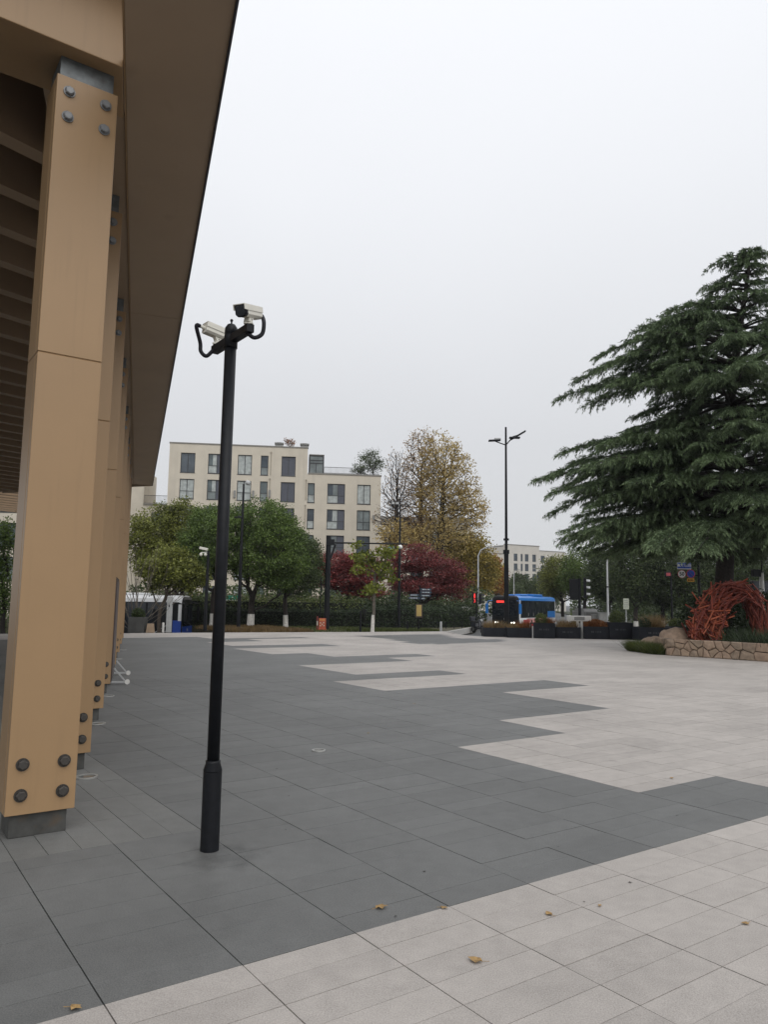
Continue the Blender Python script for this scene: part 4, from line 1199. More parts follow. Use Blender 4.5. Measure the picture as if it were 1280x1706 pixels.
# ------------------------------------------------------------------ hedges and planting
def hedge(name, label, pts, width, z0, z1, m, size, dens, rough=0.06, cat='hedge'):
    t = empty(name, pts[0], 0, label, cat)
    b = MB(); vs = []
    org = Vector(pts[0])
    for a, c in zip(pts[:-1], pts[1:]):
        a, c = Vector(a), Vector(c); L_ = (c - a).length; d = (c - a).normalized(); s_ = Vector((d.y, -d.x, 0))
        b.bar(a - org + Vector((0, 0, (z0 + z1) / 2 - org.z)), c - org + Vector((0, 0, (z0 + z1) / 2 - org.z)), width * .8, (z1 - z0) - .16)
        n = int(L_ * (width + 2 * (z1 - z0)) * dens)
        u = rng.uniform(0, L_, n); side = rng.uniform(0, width + 2 * (z1 - z0), n); h_ = z1 - z0
        o = np.where(side < h_, width / 2, np.where(side < 2 * h_, -width / 2, side - 2 * h_ - width / 2))
        z = np.where(side < h_, side, np.where(side < 2 * h_, side - h_, h_))
        jit = rng.normal(size=(n, 3)) * rough
        bump_ = 0.05 * np.sin(u * 3.1) + 0.04 * np.sin(u * 7.7 + 1)
        c3 = np.outer(u, np.array(d)) + np.outer(o, np.array(s_)) + np.c_[np.zeros(n), np.zeros(n), z + z0 - org.z + bump_ * (z / h_)] + jit + np.array(a - org)
        vs.append(c3)
    b.build('dark_core', [mat('hedge_core', (0.008, 0.011, 0.006), 0.95)], t)  # solid near-black box standing in for the shaded inside
    o = link('leaves', fast_mesh('leaves', leaf_quads(np.concatenate(vs), size, rng, .65, .1), 4, m), t); o['kind'] = 'stuff'
    return t
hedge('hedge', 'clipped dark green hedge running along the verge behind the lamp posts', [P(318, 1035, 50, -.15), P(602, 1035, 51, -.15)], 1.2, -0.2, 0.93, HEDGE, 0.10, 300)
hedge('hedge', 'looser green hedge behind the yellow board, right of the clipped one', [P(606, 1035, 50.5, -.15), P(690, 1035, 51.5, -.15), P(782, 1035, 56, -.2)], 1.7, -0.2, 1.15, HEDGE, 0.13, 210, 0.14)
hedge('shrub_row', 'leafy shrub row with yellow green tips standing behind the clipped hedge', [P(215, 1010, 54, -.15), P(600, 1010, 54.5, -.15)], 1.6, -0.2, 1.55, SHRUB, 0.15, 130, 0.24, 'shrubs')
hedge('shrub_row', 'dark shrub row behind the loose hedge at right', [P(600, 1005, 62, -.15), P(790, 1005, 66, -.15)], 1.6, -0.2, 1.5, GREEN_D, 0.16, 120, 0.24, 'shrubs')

def cover(name, label, poly_fn, n, h, m, wd, lean=0.35):
    """grass-like blades: thin triangles"""
    c = poly_fn(n); n = len(c)
    hh = h * rng.uniform(.5, 1.25, n)
    a = rng.uniform(0, 2 * math.pi, n); ln = rng.normal(size=(n, 2)) * lean
    bx = np.c_[np.cos(a), np.sin(a), np.zeros(n)] * wd / 2
    tip = c + np.c_[ln * hh[:, None], hh]
    v = np.stack([c - bx, c + bx, tip], 1).reshape(-1, 3)
    o = link(name, fast_mesh(name, v, 3, m)); tag(o, label, None, None, 'stuff'); return o
def strip_fn(a, c, wd, z):
    a, c = Vector(a), Vector(c)
    def fn(n):
        u = rng.random(n); v = rng.random(n)
        d = (c - a); s_ = Vector((-d.y, d.x, 0)).normalized()
        return np.c_[a.x + d.x * u + s_.x * wd * v, a.y + d.y * u + s_.y * wd * v, np.full(n, z)]
    return fn
cover('dry_ground_cover', 'brown dry ground cover below the hedge', strip_fn((-7.3, 38.6, 0), (-3.6, 41.0, 0), 6.5, -0.09), 9000, 0.22, DRYG, 0.05)
cover('grass_strip', 'low grass and liriope along the plaza edge', strip_fn((-1.4, 41.6, 0), (3.4, 43.9, 0), 1.6, -0.09), 7000, 0.22, GRASS, 0.03)
cover('verge_grass', 'thin grass on the verge', strip_fn((-7.2, 39.2, 0), (3.2, 45.2, 0), 8.5, -0.09), 9000, 0.10, GRASS, 0.03)
cover('median_planting', 'low green planting on the median', strip_fn((med[0].x, med[0].y, 0), (med[2].x, med[2].y, 0), -4, -0.55), 6000, 0.7, GRASS, 0.15)

# ------------------------------------------------------------------ big cedar
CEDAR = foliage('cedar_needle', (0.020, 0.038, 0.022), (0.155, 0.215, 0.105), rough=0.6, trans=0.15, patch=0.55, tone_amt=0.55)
def cedar(base, label):
    t = empty('cedar_tree', base, 0, label, 'tree')
    Hh = 15.55
    prof_z = [1.5, 2.3, 3.2, 4.1, 5.2, 6.3, 7.1, 7.7, 8.75, 9.5, 10.3, 11.2, 12.0, 12.5, 13.2, 14.0, 14.6, 15.4]
    prof_r = [3.6, 5.2, 6.2, 6.5, 6.3, 6.9, 6.2, 5.6, 5.2, 6.0, 5.4, 4.5, 3.2, 2.5, 1.5, 1.15, 0.8, 0.25]
    lx = lambda z: 0.12 * math.sin(z * 0.5) + 1.6 * (z / 15.5) ** 1.3
    trunk = [(lx(z), 0.15 * math.sin(z * .35), z) for z in np.linspace(0, Hh - .45, 26)]
    b = MB(); b.tube(trunk, [0.46 if i == 0 else 0.36 * (1 - i / 25) ** 0.8 + 0.012 for i in range(26)], 14)
    tr = b.build('trunk', [BARK_D], t, smooth=True)
    cards, tones = [], []
    limb_v = []
    specs = []
    zt_, ti = 3.55, 0
    while zt_ < Hh - 0.35:                            # tiers of flat boughs
        Rm = np.interp(zt_, prof_z, prof_r)
        nbr = int(np.interp(zt_, [3, 9, 15], [19, 16, 9]))
        ph, ph2 = rng.uniform(0, 6.28, 2)
        for q in range(nbr):
            az = 2 * math.pi * (q + rng.uniform(-.3, .3)) / nbr + ti * 0.7
            mod = 0.80 + 0.14 * math.sin(2 * az + ph) + 0.08 * math.sin(5 * az + ph2)
            L_ = Rm * mod * rng.uniform(.80, 1.05)
            if rng.random() < .2: L_ *= .6
            specs.append((az, L_, zt_ + rng.normal() * .10, rng.uniform(.10, .20) if zt_ < 10 else rng.uniform(.22, .40), rng.uniform(.18, .30) if zt_ < 10 else rng.uniform(.24, .36)))
        zt_ += float(np.interp(zt_, [3, 9, 15], [.82, .80, .42])) * rng.uniform(.85, 1.15); ti += 1
    for q in range(16):                               # low inner boughs that hang round the trunk
        specs.append((rng.uniform(0, 6.28), rng.uniform(2.0, 3.4), rng.uniform(3.2, 3.9), .10, .24))
    for (px, py) in ((940, 655), (968, 628), (1000, 590), (1052, 560), (1092, 545), (1112, 520), (1166, 486), (1186, 440), (925, 785), (900, 797), (940, 752), (930, 850), (915, 825), (925, 890), (940, 905), (985, 922), (1020, 915), (1010, 885)):
        for q in (-.40, -.04, .32):                   # boughs that reach the outline on the open side
            T = at(px, py, base.y) - base
            az = math.pi + q + rng.normal() * .05
            L_ = (lx(T.z) - T.x) * (1.0 if abs(q) < .1 else rng.uniform(.80, .97))
            e0, dr = (rng.uniform(.08, .24), rng.uniform(.20, .30)) if T.z < 9.5 else (rng.uniform(.22, .40), .37)
            specs.append((az, L_, T.z - L_ * (e0 - dr), e0, dr))
    for (az, L_, z0, e0, dr) in specs:
        d = np.array([math.cos(az), math.sin(az), 0]); s_ = np.array([-d[1], d[0], 0])
        bend = rng.normal() * 0.10
        def pt(tt):
            tt = np.asarray(tt)[..., None]
            return np.array([lx(z0), 0, z0]) + d * L_ * tt + s_ * bend * L_ * tt ** 2 + np.array([0, 0, 1.]) * L_ * (e0 * tt - dr * tt ** 2.6)
        ts = np.linspace(0, 1, 9)
        pp = pt(ts)
        rad = 0.02 + 0.016 * L_ * (1 - ts) + 0.004
        limb_v.append((pp, np.maximum(rad * (1 - .75 * ts), 0.008)))
        nt_ = int(max(14, L_ * 13))
        tt = rng.uniform(0.20, 1.0, nt_) ** 0.75
        q0 = pt(tt)
        sd = np.where(rng.random(nt_) < .5, -1, 1)
        tl = np.clip((0.32 + 0.45 * rng.random(nt_)) * (1.30 - tt) * min(L_, 4.5) * 0.52, 0.22, 1.30)
        ang = rng.uniform(0.45, 1.2, nt_)
        td = d * np.cos(ang)[:, None] + s_ * (np.sin(ang) * sd)[:, None]
        upk = rng.normal(0.05, 0.10, nt_)
        for i in range(nt_):
            m = max(4, int(tl[i] / 0.055))
            v = (np.arange(m) + rng.random(m)) / m
            dro = rng.uniform(.24, .62)
            c = q0[i] + td[i] * (tl[i] * v)[:, None] + np.array([0, 0, 1.]) * (tl[i] * (upk[i] * v - dro * v ** 2.4))[:, None]
            dirv = td[i] + np.array([0, 0, 1.]) * (upk[i] - 2 * dro * v)[:, None]
            dirv = dirv / np.linalg.norm(dirv, axis=1)[:, None]
            cards.append(np.concatenate([c, dirv], 1))
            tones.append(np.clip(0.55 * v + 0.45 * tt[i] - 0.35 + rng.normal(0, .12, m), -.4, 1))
    C_ = np.concatenate(cards); T_ = np.concatenate(tones)
    # each spot carries a few tufts
    rep = 5
    C_ = np.repeat(C_, rep, 0); T_ = np.repeat(T_, rep)
    n = len(C_)
    dirv = C_[:, 3:]
    rnd = rng.normal(size=(n, 3)); rnd -= dirv * (rnd * dirv).sum(1)[:, None]; rnd /= np.linalg.norm(rnd, axis=1)[:, None]
    fw = dirv * rng.uniform(.35, 1.0, n)[:, None] + rnd * rng.uniform(.15, .8, n)[:, None] + np.array([0, 0, -.22])
    fw /= np.linalg.norm(fw, axis=1)[:, None]
    sd = np.cross(fw, rnd + np.array([0, 0, .6])); sd /= np.linalg.norm(sd, axis=1)[:, None] + 1e-9
    ln = rng.uniform(.085, .20, n)[:, None]; wd = rng.uniform(.009, .018, n)[:, None]
    p = C_[:, :3] + rng.normal(size=(n, 3)) * 0.02
    quad = np.stack([p, p + fw * ln * .4 + sd * wd, p + fw * ln, p + fw * ln * .4 - sd * wd], 1).reshape(-1, 3)
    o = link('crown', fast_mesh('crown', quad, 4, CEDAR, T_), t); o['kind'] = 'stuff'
    for pp, rad in limb_v:
        b = MB(); b.tube([tuple(x) for x in pp], list(rad), 6); b.build('limb', [BARK_D], t, smooth=True)
    
CB = P(1203, 1060, 28.3, 0.45)
cedar(CB, 'huge dark green cedar with drooping tiers of boughs above the red arch')

# ------------------------------------------------------------------ stone planter wall, boulders
STONE = [mat('tan_stone', (0.28, 0.205, 0.145), 0.9, var=0.22, scale=7, bump=0.6, bscale=22), mat('buff_stone', (0.30, 0.215, 0.155), 0.9, var=0.22, scale=7, bump=0.6, bscale=22),
         mat('brown_stone', (0.245, 0.185, 0.135), 0.9, var=0.25, scale=7, bump=0.6, bscale=22)]
MORT = mat('wall_mortar', (0.075, 0.058, 0.045), 0.95, var=0.3, scale=10)
wall_path = [Vector((9.55, 26.6, 0)), Vector((9.47, 25.27, 0)), Vector((10.05, 24.75, 0)), Vector((10.67, 24.15, 0)), Vector((11.25, 23.45, 0)), Vector((11.9, 22.55, 0)), Vector((12.8, 21.4, 0)), Vector((14.2, 20.3, 0)), Vector((16.5, 19.9, 0)), Vector((19.2, 21.2, 0))]
cum = [0]
for a, c in zip(wall_path[:-1], wall_path[1:]): cum.append(cum[-1] + (c - a).length)
def wp(u):
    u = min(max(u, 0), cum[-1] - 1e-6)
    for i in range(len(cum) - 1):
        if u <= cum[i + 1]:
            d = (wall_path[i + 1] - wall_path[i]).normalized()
            return wall_path[i] + d * (u - cum[i]), Vector((d.y, -d.x, 0))
WH = 0.54
t = empty('stone_wall', wall_path[1], 0, 'low planter wall of irregular tan stones under the cedar', 'wall')
org = wall_path[1]
b = MB()
for a, c in zip(wall_path[:-1], wall_path[1:]):
    d = (c - a).normalized(); nrm = Vector((d.y, -d.x, 0))
    b.bar(a - nrm * 0.19 + Vector((0, 0, WH / 2 - .01)) - org - d * .05, c - nrm * 0.19 + Vector((0, 0, WH / 2 - .01)) - org + d * .05, 0.30, WH - .03)
b.build('mortar', [MORT], t)
# irregular stones: cells of a jittered point set clipped against one another
def clip(poly, px, py, nx_, ny_):
    out_ = []
    for i in range(len(poly)):
        a, c = poly[i], poly[(i + 1) % len(poly)]
        da = (a[0] - px) * nx_ + (a[1] - py) * ny_; dc = (c[0] - px) * nx_ + (c[1] - py) * ny_
        if da <= 0: out_.append(a)
        if (da < 0 < dc) or (dc < 0 < da):
            k_ = da / (da - dc); out_.append((a[0] + (c[0] - a[0]) * k_, a[1] + (c[1] - a[1]) * k_))
    return out_
seeds = []
u = 0.1
while u < cum[-1]:
    nrow = random.choice([2, 2, 3])
    for r_ in range(nrow):
        seeds.append((u + random.uniform(-.13, .13), (r_ + .5) / nrow * WH + random.uniform(-.075, .075)))
    u += random.uniform(.20, .40)
for i, (sx_, sy_) in enumerate(seeds):
    poly = [(max(0, sx_ - .5), 0.0), (min(cum[-1], sx_ + .5), 0.0), (min(cum[-1], sx_ + .5), WH), (max(0, sx_ - .5), WH)]
    for j, (tx, ty) in enumerate(seeds):
        if i == j or abs(tx - sx_) > 1.1: continue
        dx, dy = tx - sx_, ty - sy_; L_ = math.hypot(dx, dy)
        poly = clip(poly, (sx_ + tx) / 2 - dx / L_ * .0075, (sy_ + ty) / 2 - dy / L_ * .0075, dx, dy)
        if len(poly) < 3: break
    if len(poly) < 3: continue
    cxx = sum(p[0] for p in poly) / len(poly); cyy = sum(p[1] for p in poly) / len(poly)
    dep = random.uniform(.035, .075)
    b = MB()
    ring0, ring1, ring2 = [], [], []
    for (a, c) in poly:
        q, nrm = wp(a)
        jit = lambda s_: random.uniform(-s_, s_)
        ring0.append(q - nrm * 0.05 + Vector((0, 0, c)) - org)
        ring1.append(q + nrm * (dep * .65 + jit(.006)) + Vector((0, 0, c + (cyy - c) * .04)) - org)
        q2, n2 = wp(a + (cxx - a) * .22)
        ring2.append(q2 + n2 * (dep + jit(.012)) + Vector((0, 0, c + (cyy - c) * .22)) - org)
    n = len(poly); qc, nc = wp(cxx)
    ctr = qc + nc * (dep + random.uniform(-.005, .015)) + Vector((0, 0, cyy)) - org
    b.add(ring0 + ring1 + ring2 + [ctr], [(k, (k + 1) % n, n + (k + 1) % n, n + k) for k in range(n)] + [(n + k, n + (k + 1) % n, 2 * n + (k + 1) % n, 2 * n + k) for k in range(n)] + [(2 * n + k, 2 * n + (k + 1) % n, 3 * n) for k in range(n)])
    b.build('stone', [random.choice(STONE)], t)
# soil inside
b = MB()
sp = [(p.x - .0, p.y) for p in wall_path] + [(19.5, 30), (14, 32), (10.2, 29.5)]
ctr_ = (14.0, 26.0)
inn = [(ctr_[0] + (x - ctr_[0]) * .95, ctr_[1] + (y - ctr_[1]) * .95) for x, y in sp]
mid_ = [(ctr_[0] + (x - ctr_[0]) * .55, ctr_[1] + (y - ctr_[1]) * .55) for x, y in sp]
n = len(sp)
b.add([(x, y, .40) for x, y in inn] + [(x, y, .52) for x, y in mid_] + [(ctr_[0], ctr_[1], .58)] + [(x, y, -.05) for x, y in inn],
      [(k, (k + 1) % n, n + (k + 1) % n, n + k) for k in range(n)] + [(n + k, n + (k + 1) % n, 2 * n) for k in range(n)] + [(2 * n + 1 + k, 2 * n + 1 + (k + 1) % n, (k + 1) % n, k) for k in range(n)])
o = b.build('planter_soil', [SOIL]); tag(o, kind='structure')

def boulder(c, size, seed, label, m):
    bm = bmesh.new(); bmesh.ops.create_icosphere(bm, subdivisions=4, radius=1)
    for v in bm.verts:
        q = v.co.copy()
        k_ = 1 + 0.30 * mnoise.noise(q * 1.1 + Vector((seed, 0, 0))) + 0.12 * mnoise.noise(q * 2.7 + Vector((0, seed, 0))) + 0.04 * mnoise.noise(q * 7 + Vector((0, seed, 0)))
        v.co = Vector((q.x * size[0], q.y * size[1], q.z * size[2])) * k_
    me = bpy.data.meshes.new('boulder'); bm.to_mesh(me); bm.free()
    me.materials.append(m); me.polygons.foreach_set('use_smooth', [True] * len(me.polygons))
    o = link('boulder', me, None, c); o.rotation_euler = (0, 0, seed)
    tag(o, label, 'boulder', 'boulders at the end of the stone wall'); return o
g = at(1092, 1076, 27.6); boulder((g.x, g.y, 0.12), (0.62, .5, .42), 1.3, 'rounded tan boulder behind the grass clump, left of the other boulder', STONE[0])
g = at(1127, 1064, 27.0); boulder((g.x, g.y, 0.35), (0.72, .6, .50), 4.1, 'taller tan boulder between the grass clump and the red arch', STONE[1])
# grass clump left of the wall
def clump_fn(pts, n_):
    def fn(n):
        k_ = rng.integers(0, len(pts), n)
        q = np.array([[p[0], p[1], 0.0] for p in pts])[k_]
        r_ = np.array([p[2] for p in pts])[k_]
        a = rng.uniform(0, 6.283, n); rr = r_ * np.sqrt(rng.random(n))
        return q + np.c_[np.cos(a) * rr, np.sin(a) * rr, np.zeros(n)]
    return fn
cover('grass_clump', 'green and straw tufted grass at the left end of the stone wall', clump_fn([(9.05, 27.2, .25), (9.25, 26.7, .35), (9.3, 26.2, .35), (9.15, 27.6, .3), (9.32, 25.75, .26)], 0), 4200, 0.36, GRASS, 0.022, 0.6)
cover('bed_planting', 'dark low planting on the soil under the arch', clump_fn([(12 + 1.2 * q, 25.4 + math.sin(q), .9) for q in range(6)] + [(11.9, 23.9, .5), (12.6, 23.2, .5)], 0), 5000, 0.85, HEDGE, 0.05, 0.5)

# ------------------------------------------------------------------ red stick arch
REDW = [mat('red_painted_timber', (0.235, 0.045, 0.022), 0.65, var=0.2, scale=5), mat('dark_red_painted_timber', (0.15, 0.028, 0.018), 0.65, var=0.2, scale=5), mat('sunlit_red_timber', (0.34, 0.085, 0.038), 0.6, var=0.15, scale=5)]  # same red paint; the brightest tint is sunlight put into the colour
YA = 26.2
pathpx = [(1172, 1068, 36), (1176, 1045, 32), (1183, 1022, 29), (1196, 1000, 27), (1216, 985, 22), (1238, 984, 17), (1254, 998, 15), (1263, 1022, 14), (1267, 1045, 14), (1268, 1068, 14)]
pc = [at(px, py, YA) for px, py, _ in pathpx]; pw = [wpx * YA / F_PX for *_, wpx in pathpx]
t = empty('stick_arch', (pc[0].x + .9, YA, 0.45), 0, 'arch woven from red painted sticks on the stone planter', 'sculpture')
oa = Vector(t.location)
bmx = MB(); bmx.box((0, 0, 0), (1, 1, 1)); 
stick_me = [bmx.mesh('stick', m) for m in REDW]
def arch(u):
    x = u * (len(pc) - 1); i = min(int(x), len(pc) - 2); f = x - i
    return pc[i].lerp(pc[i + 1], f), pw[i] * (1 - f) + pw[i + 1] * f, (pc[i + 1] - pc[i]).normalized()
extra = [MB(), MB(), MB()]
for k in range(620):
    u = rng.random() ** 1.25
    c, wd, tg_ = arch(u)
    sdv = Vector((tg_.z, 0, -tg_.x))
    inner = k >= 290                                    # the closely packed core behind the visible sticks
    off = sdv * rng.uniform(-.80, .80) * wd * (.85 if inner else 1) + Vector((0, rng.uniform(-.30, .42) if inner else rng.uniform(-.46, .2), 0))
    if u < .30: dirv = tg_ * rng.normal(.55, .5) + sdv * rng.normal(0, .55) + Vector((0, rng.normal(0, .3), 0))
    else: dirv = tg_ * rng.choice([-1, 1]) * rng.uniform(.7, 1) + sdv * rng.normal(0, .24) + Vector((0, rng.normal(0, .25), 0))
    dirv.normalize()
    ln = rng.uniform(.40, .95) * (1.0 if .08 < u < .35 else .74)
    p = c + off
    lo = p.z - abs(dirv.z) * ln / 2
    if lo < 0.46: p.z += 0.46 - lo
    th = rng.uniform(.028, .042)
    mi = int(rng.choice([0, 0, 1, 2] if u < .3 else [0, 1, 1]))  # sunlit tint on the left leg only, darker mix elsewhere
    if inner:
        extra[mi].bar(p - oa - dirv * ln / 2, p - oa + dirv * ln / 2, th)
        continue
    y_ = dirv; x_ = y_.orthogonal().normalized(); z_ = x_.cross(y_)
    o = link('stick', stick_me[mi], t)
    o.matrix_local = Matrix(((x_.x * th, y_.x * ln, z_.x * th, p.x - oa.x), (x_.y * th, y_.y * ln, z_.y * th, p.y - oa.y), (x_.z * th, y_.z * ln, z_.z * th, p.z - oa.z), (0, 0, 0, 1)))
allx = MB()
for q in range(3):
    allx.add(extra[q].v, extra[q].f, q)
o = allx.build('stick', REDW, t); o['kind'] = 'stuff'

mass('arch_backing_shrubs', 'dark shrubs added behind the stick arch to darken its hollow', [(11.6 + .45 * q, 28.0 + .5 * math.sin(q * 2), 1.0 + .25 * math.sin(q * 3)) for q in range(9)], .75, 1.15, 1500, .10, HEDGE)  # added leaf mass that keeps the hollow of the arch dark
# ------------------------------------------------------------------ black planters
PLANTER = mat('black_planter', (0.014, 0.016, 0.022), 0.55, var=0.3, scale=3, spec=0.25)
GREYPL = mat('grey_planter', (0.065, 0.065, 0.062), 0.6, var=0.2, scale=3)
LETTER = mat('faint_lettering', (0.11, 0.115, 0.125), 0.6)
def planter(x0, x1, ytop, ybot, Y, depth, plants, label, panels=3, marks=False, m=PLANTER):
    a, c = at(x0, ybot, Y), at(x1, ybot, Y)
    Hh = at((x0 + x1) / 2, ytop, Y).z
    wd = c.x - a.x
    t = empty('planter_box', ((a.x + c.x) / 2, Y + depth / 2, 0), 0, label, 'planter', 'planter boxes along the plaza edge')
    b = MB()
    th = .04
    b.box((0, -depth / 2 + th / 2, Hh / 2), (wd, th, Hh)); b.box((0, depth / 2 - th / 2, Hh / 2), (wd, th, Hh))
    for s_ in (-1, 1): b.box((s_ * (wd / 2 - th / 2), 0, Hh / 2 - .001), (th, depth - 2 * th, Hh - .002))
    b.build('box', [m], t, bevel=.006)
    b = MB(); b.box((0, 0, Hh - .09), (wd - .09, depth - .09, .08)); b.build('soil', [SOIL], t)
    for q in range(panels):
        u0 = -wd / 2 + wd * q / panels; b = MB(); b.box((u0 + wd / panels / 2, -depth / 2 - .007, Hh / 2), (wd / panels - .012, .012, Hh - .03)); b.build('panel', [m], t, bevel=.003)
    if marks:
        b = MB()
        for q, wq in enumerate((.07, .07, .035, .035, .035, .035)):
            xq = -.25 + q * .075 + (.05 if q > 1 else 0)
            for zq in (0, .028, .056): b.box((xq, -depth / 2 - .0145, Hh * .58 + zq - .028), (wq * .8, .002, .012))
            b.box((xq, -depth / 2 - .0145, Hh * .58), (.010, .0026, .07))
        o = b.build('lettering', [LETTER], t); o['kind'] = 'stuff'
    for (u0, u1, hp, kind_, mm) in plants:
        n = int(900 * (u1 - u0) * wd)
        n = max(n, 200)
        x = rng.uniform(-wd / 2 + wd * u0, -wd / 2 + wd * u1, n); y = rng.uniform(-depth / 2 + .08, depth / 2 - .08, n)
        if kind_ == 'blade':
            cpt = np.c_[x, y, np.full(n, Hh - .06)]
            hh = hp * rng.uniform(.4, 1.15, n); ln = rng.normal(size=(n, 2)) * .45; ag = rng.uniform(0, 6.28, n); bx = np.c_[np.cos(ag), np.sin(ag), np.zeros(n)] * .012
            v = np.stack([cpt - bx, cpt + bx, cpt + np.c_[ln * hh[:, None], hh]], 1).reshape(-1, 3)
            o = link('grasses', fast_mesh('grasses', v, 3, mm), t)
        else:
            n *= 3
            uu = rng.normal(size=(n, 3)); uu /= np.linalg.norm(uu, axis=1)[:, None]; uu *= rng.uniform(.55, 1, n)[:, None]
            cc = np.array([-wd / 2 + wd * (u0 + u1) / 2, 0, Hh - .05 + hp * .35]) + uu * np.array([wd * (u1 - u0) / 2, depth * .52, hp * .62])
            cc = cc[cc[:, 2] > Hh - .08]
            o = link('bush', fast_mesh('bush', leaf_quads(cc, .075, rng, .5, .2), 4, mm), t)
        o['kind'] = 'stuff'
    return t
STRAW = foliage('straw_grass', (0.15, 0.10, 0.045), (0.36, 0.25, 0.12), patch=2)
planter(806, 845, 1046, 1060, 37.2, .9, [(.1, .9, .42, 'blade', STRAW)], 'low black planter with straw grass, farthest left by the tall lamp', 2)
planter(846, 887, 1046, 1062, 36.6, .9, [(.05, .5, .3, 'blade', STRAW), (.5, .95, .42, 'blade', RUST)], 'low black planter with rusty grass, just right of the tall lamp', 2)
planter(891, 926, 1038, 1063, 36.3, 1.0, [(.12, .75, .55, 'bush', SHRUB), (.6, .98, .35, 'blade', RUST)], 'tall black planter with a green and rust shrub in front of the bus', 2, True)
planter(926.6, 969, 1045, 1063, 36.5, .9, [(.2, .9, .42, 'blade', STRAW)], 'low black planter with thin straw grass beside the white T sign', 2, True)
planter(975, 1016, 1044, 1063, 36.4, .9, [(.04, .98, .42, 'bush', RUST), (.04, .98, .35, 'blade', RUST)], 'low black planter full of rust coloured heath, right of the white T sign', 2, True)
planter(1016.6, 1056, 1037, 1063, 36.3, 1.0, [(.08, .8, .62, 'bush', SHRUB)], 'tall black planter with a round green shrub beside the rust heath', 2, True)
planter(1066, 1117, 1045, 1066, 35.3, 1.0, [(.15, .5, .5, 'bush', HEDGE), (.35, .9, .65, 'blade', STRAW)], 'black planter with straw spiky plant behind the boulders', 3, True)
planter(1121, 1150, 1044, 1062, 37.5, .9, [(.05, .95, .5, 'bush', GRASS)], 'black planter with dull green shrub half hidden behind the red arch', 1)
planter(212, 238, 1028, 1055, 35.6, .6, [(.05, .95, .5, 'bush', GREEN_D)], 'grey planter with dark leaves at the end of the column row', 2, False, GREYPL)
# cardboard and bits next to the left planter
CARD = mat('cardboard', (0.30, 0.22, 0.15), 0.85, var=0.15)
g = at(250, 1054, 35.9)
b = MB(); b.box((0, 0, .21), (.40, .3, .42), .25, taper=.72); o = b.build('cardboard_box', [CARD], None, bevel=.005, loc=(g.x, g.y, 0)); tag(o, 'tan cardboard box leaning by the grey planter', 'box')
b = MB(); b.tube([(0, 0, 0), (0, 0, .42)], .055, 10); b.tube([(0, 0, .42), (0, 0, .46)], [.065, .03], 10)
g = at(271, 1054, 36.5); o = b.build('white_bollard', [WHITE], None, loc=(g.x, g.y, 0)); tag(o, 'short white bollard beside the pale square post', 'bollard')
g = at(280.5, 1054, 36.6); b = MB(); b.box((0, 0, .85), (.22, .22, 1.7)); b.box((0, -.113, 1.25), (.05, .004, .12), mi=1); o = b.build('square_post', [GREYP, BLACK], None, bevel=.008, loc=(g.x, g.y, 0)); tag(o, 'pale grey square post in front of the left bus door', 'post')

# ------------------------------------------------------------------ buses
BLUE = mat('bus_blue', (0.018, 0.16, 0.48), 0.3, var=0.05, spec=0.5)
NAVY = mat('bus_deep_blue', (0.015, 0.06, 0.33), 0.3, var=0.05)
BUSW = mat('bus_white', (0.74, 0.75, 0.76), 0.3, var=0.04)
BUSB = mat('bus_black', (0.008, 0.009, 0.011), 0.35, spec=0.2)
PINK = mat('advert_pink', (0.55, 0.26, 0.24), 0.4, var=0.3, scale=1.5)
ADRED = mat('advert_red', (0.38, 0.05, 0.055), 0.4, var=0.2)
SEATM = mat('bus_interior', (0.03, 0.035, 0.045), 0.7, var=0.3)
BUSGLASS = mat('bus_window_glass', (0.016, 0.020, 0.026), 0.08, var=0.2, spec=0.6)
SKIN = mat('pale_seat_cover', (0.22, 0.2, 0.19), 0.7)
FONT = None
def text_mesh(s, size, m, name, parent, M, depth=0.004, bold=0.0):
    cu = bpy.data.curves.new(name, 'FONT'); cu.body = s; cu.size = size; cu.extrude = depth; cu.align_x = 'CENTER'; cu.align_y = 'CENTER'; cu.resolution_u = 3; cu.offset = bold
    o = bpy.data.objects.new(name, cu); COL.objects.link(o)
    bpy.context.view_layer.update()
    dg = bpy.context.evaluated_depsgraph_get()
    me = bpy.data.meshes.new_from_object(o.evaluated_get(dg))
    bpy.data.objects.remove(o); bpy.data.curves.remove(cu)
    me.materials.clear(); me.materials.append(m)
    o = link(name, me, parent); o.matrix_local = M; return o

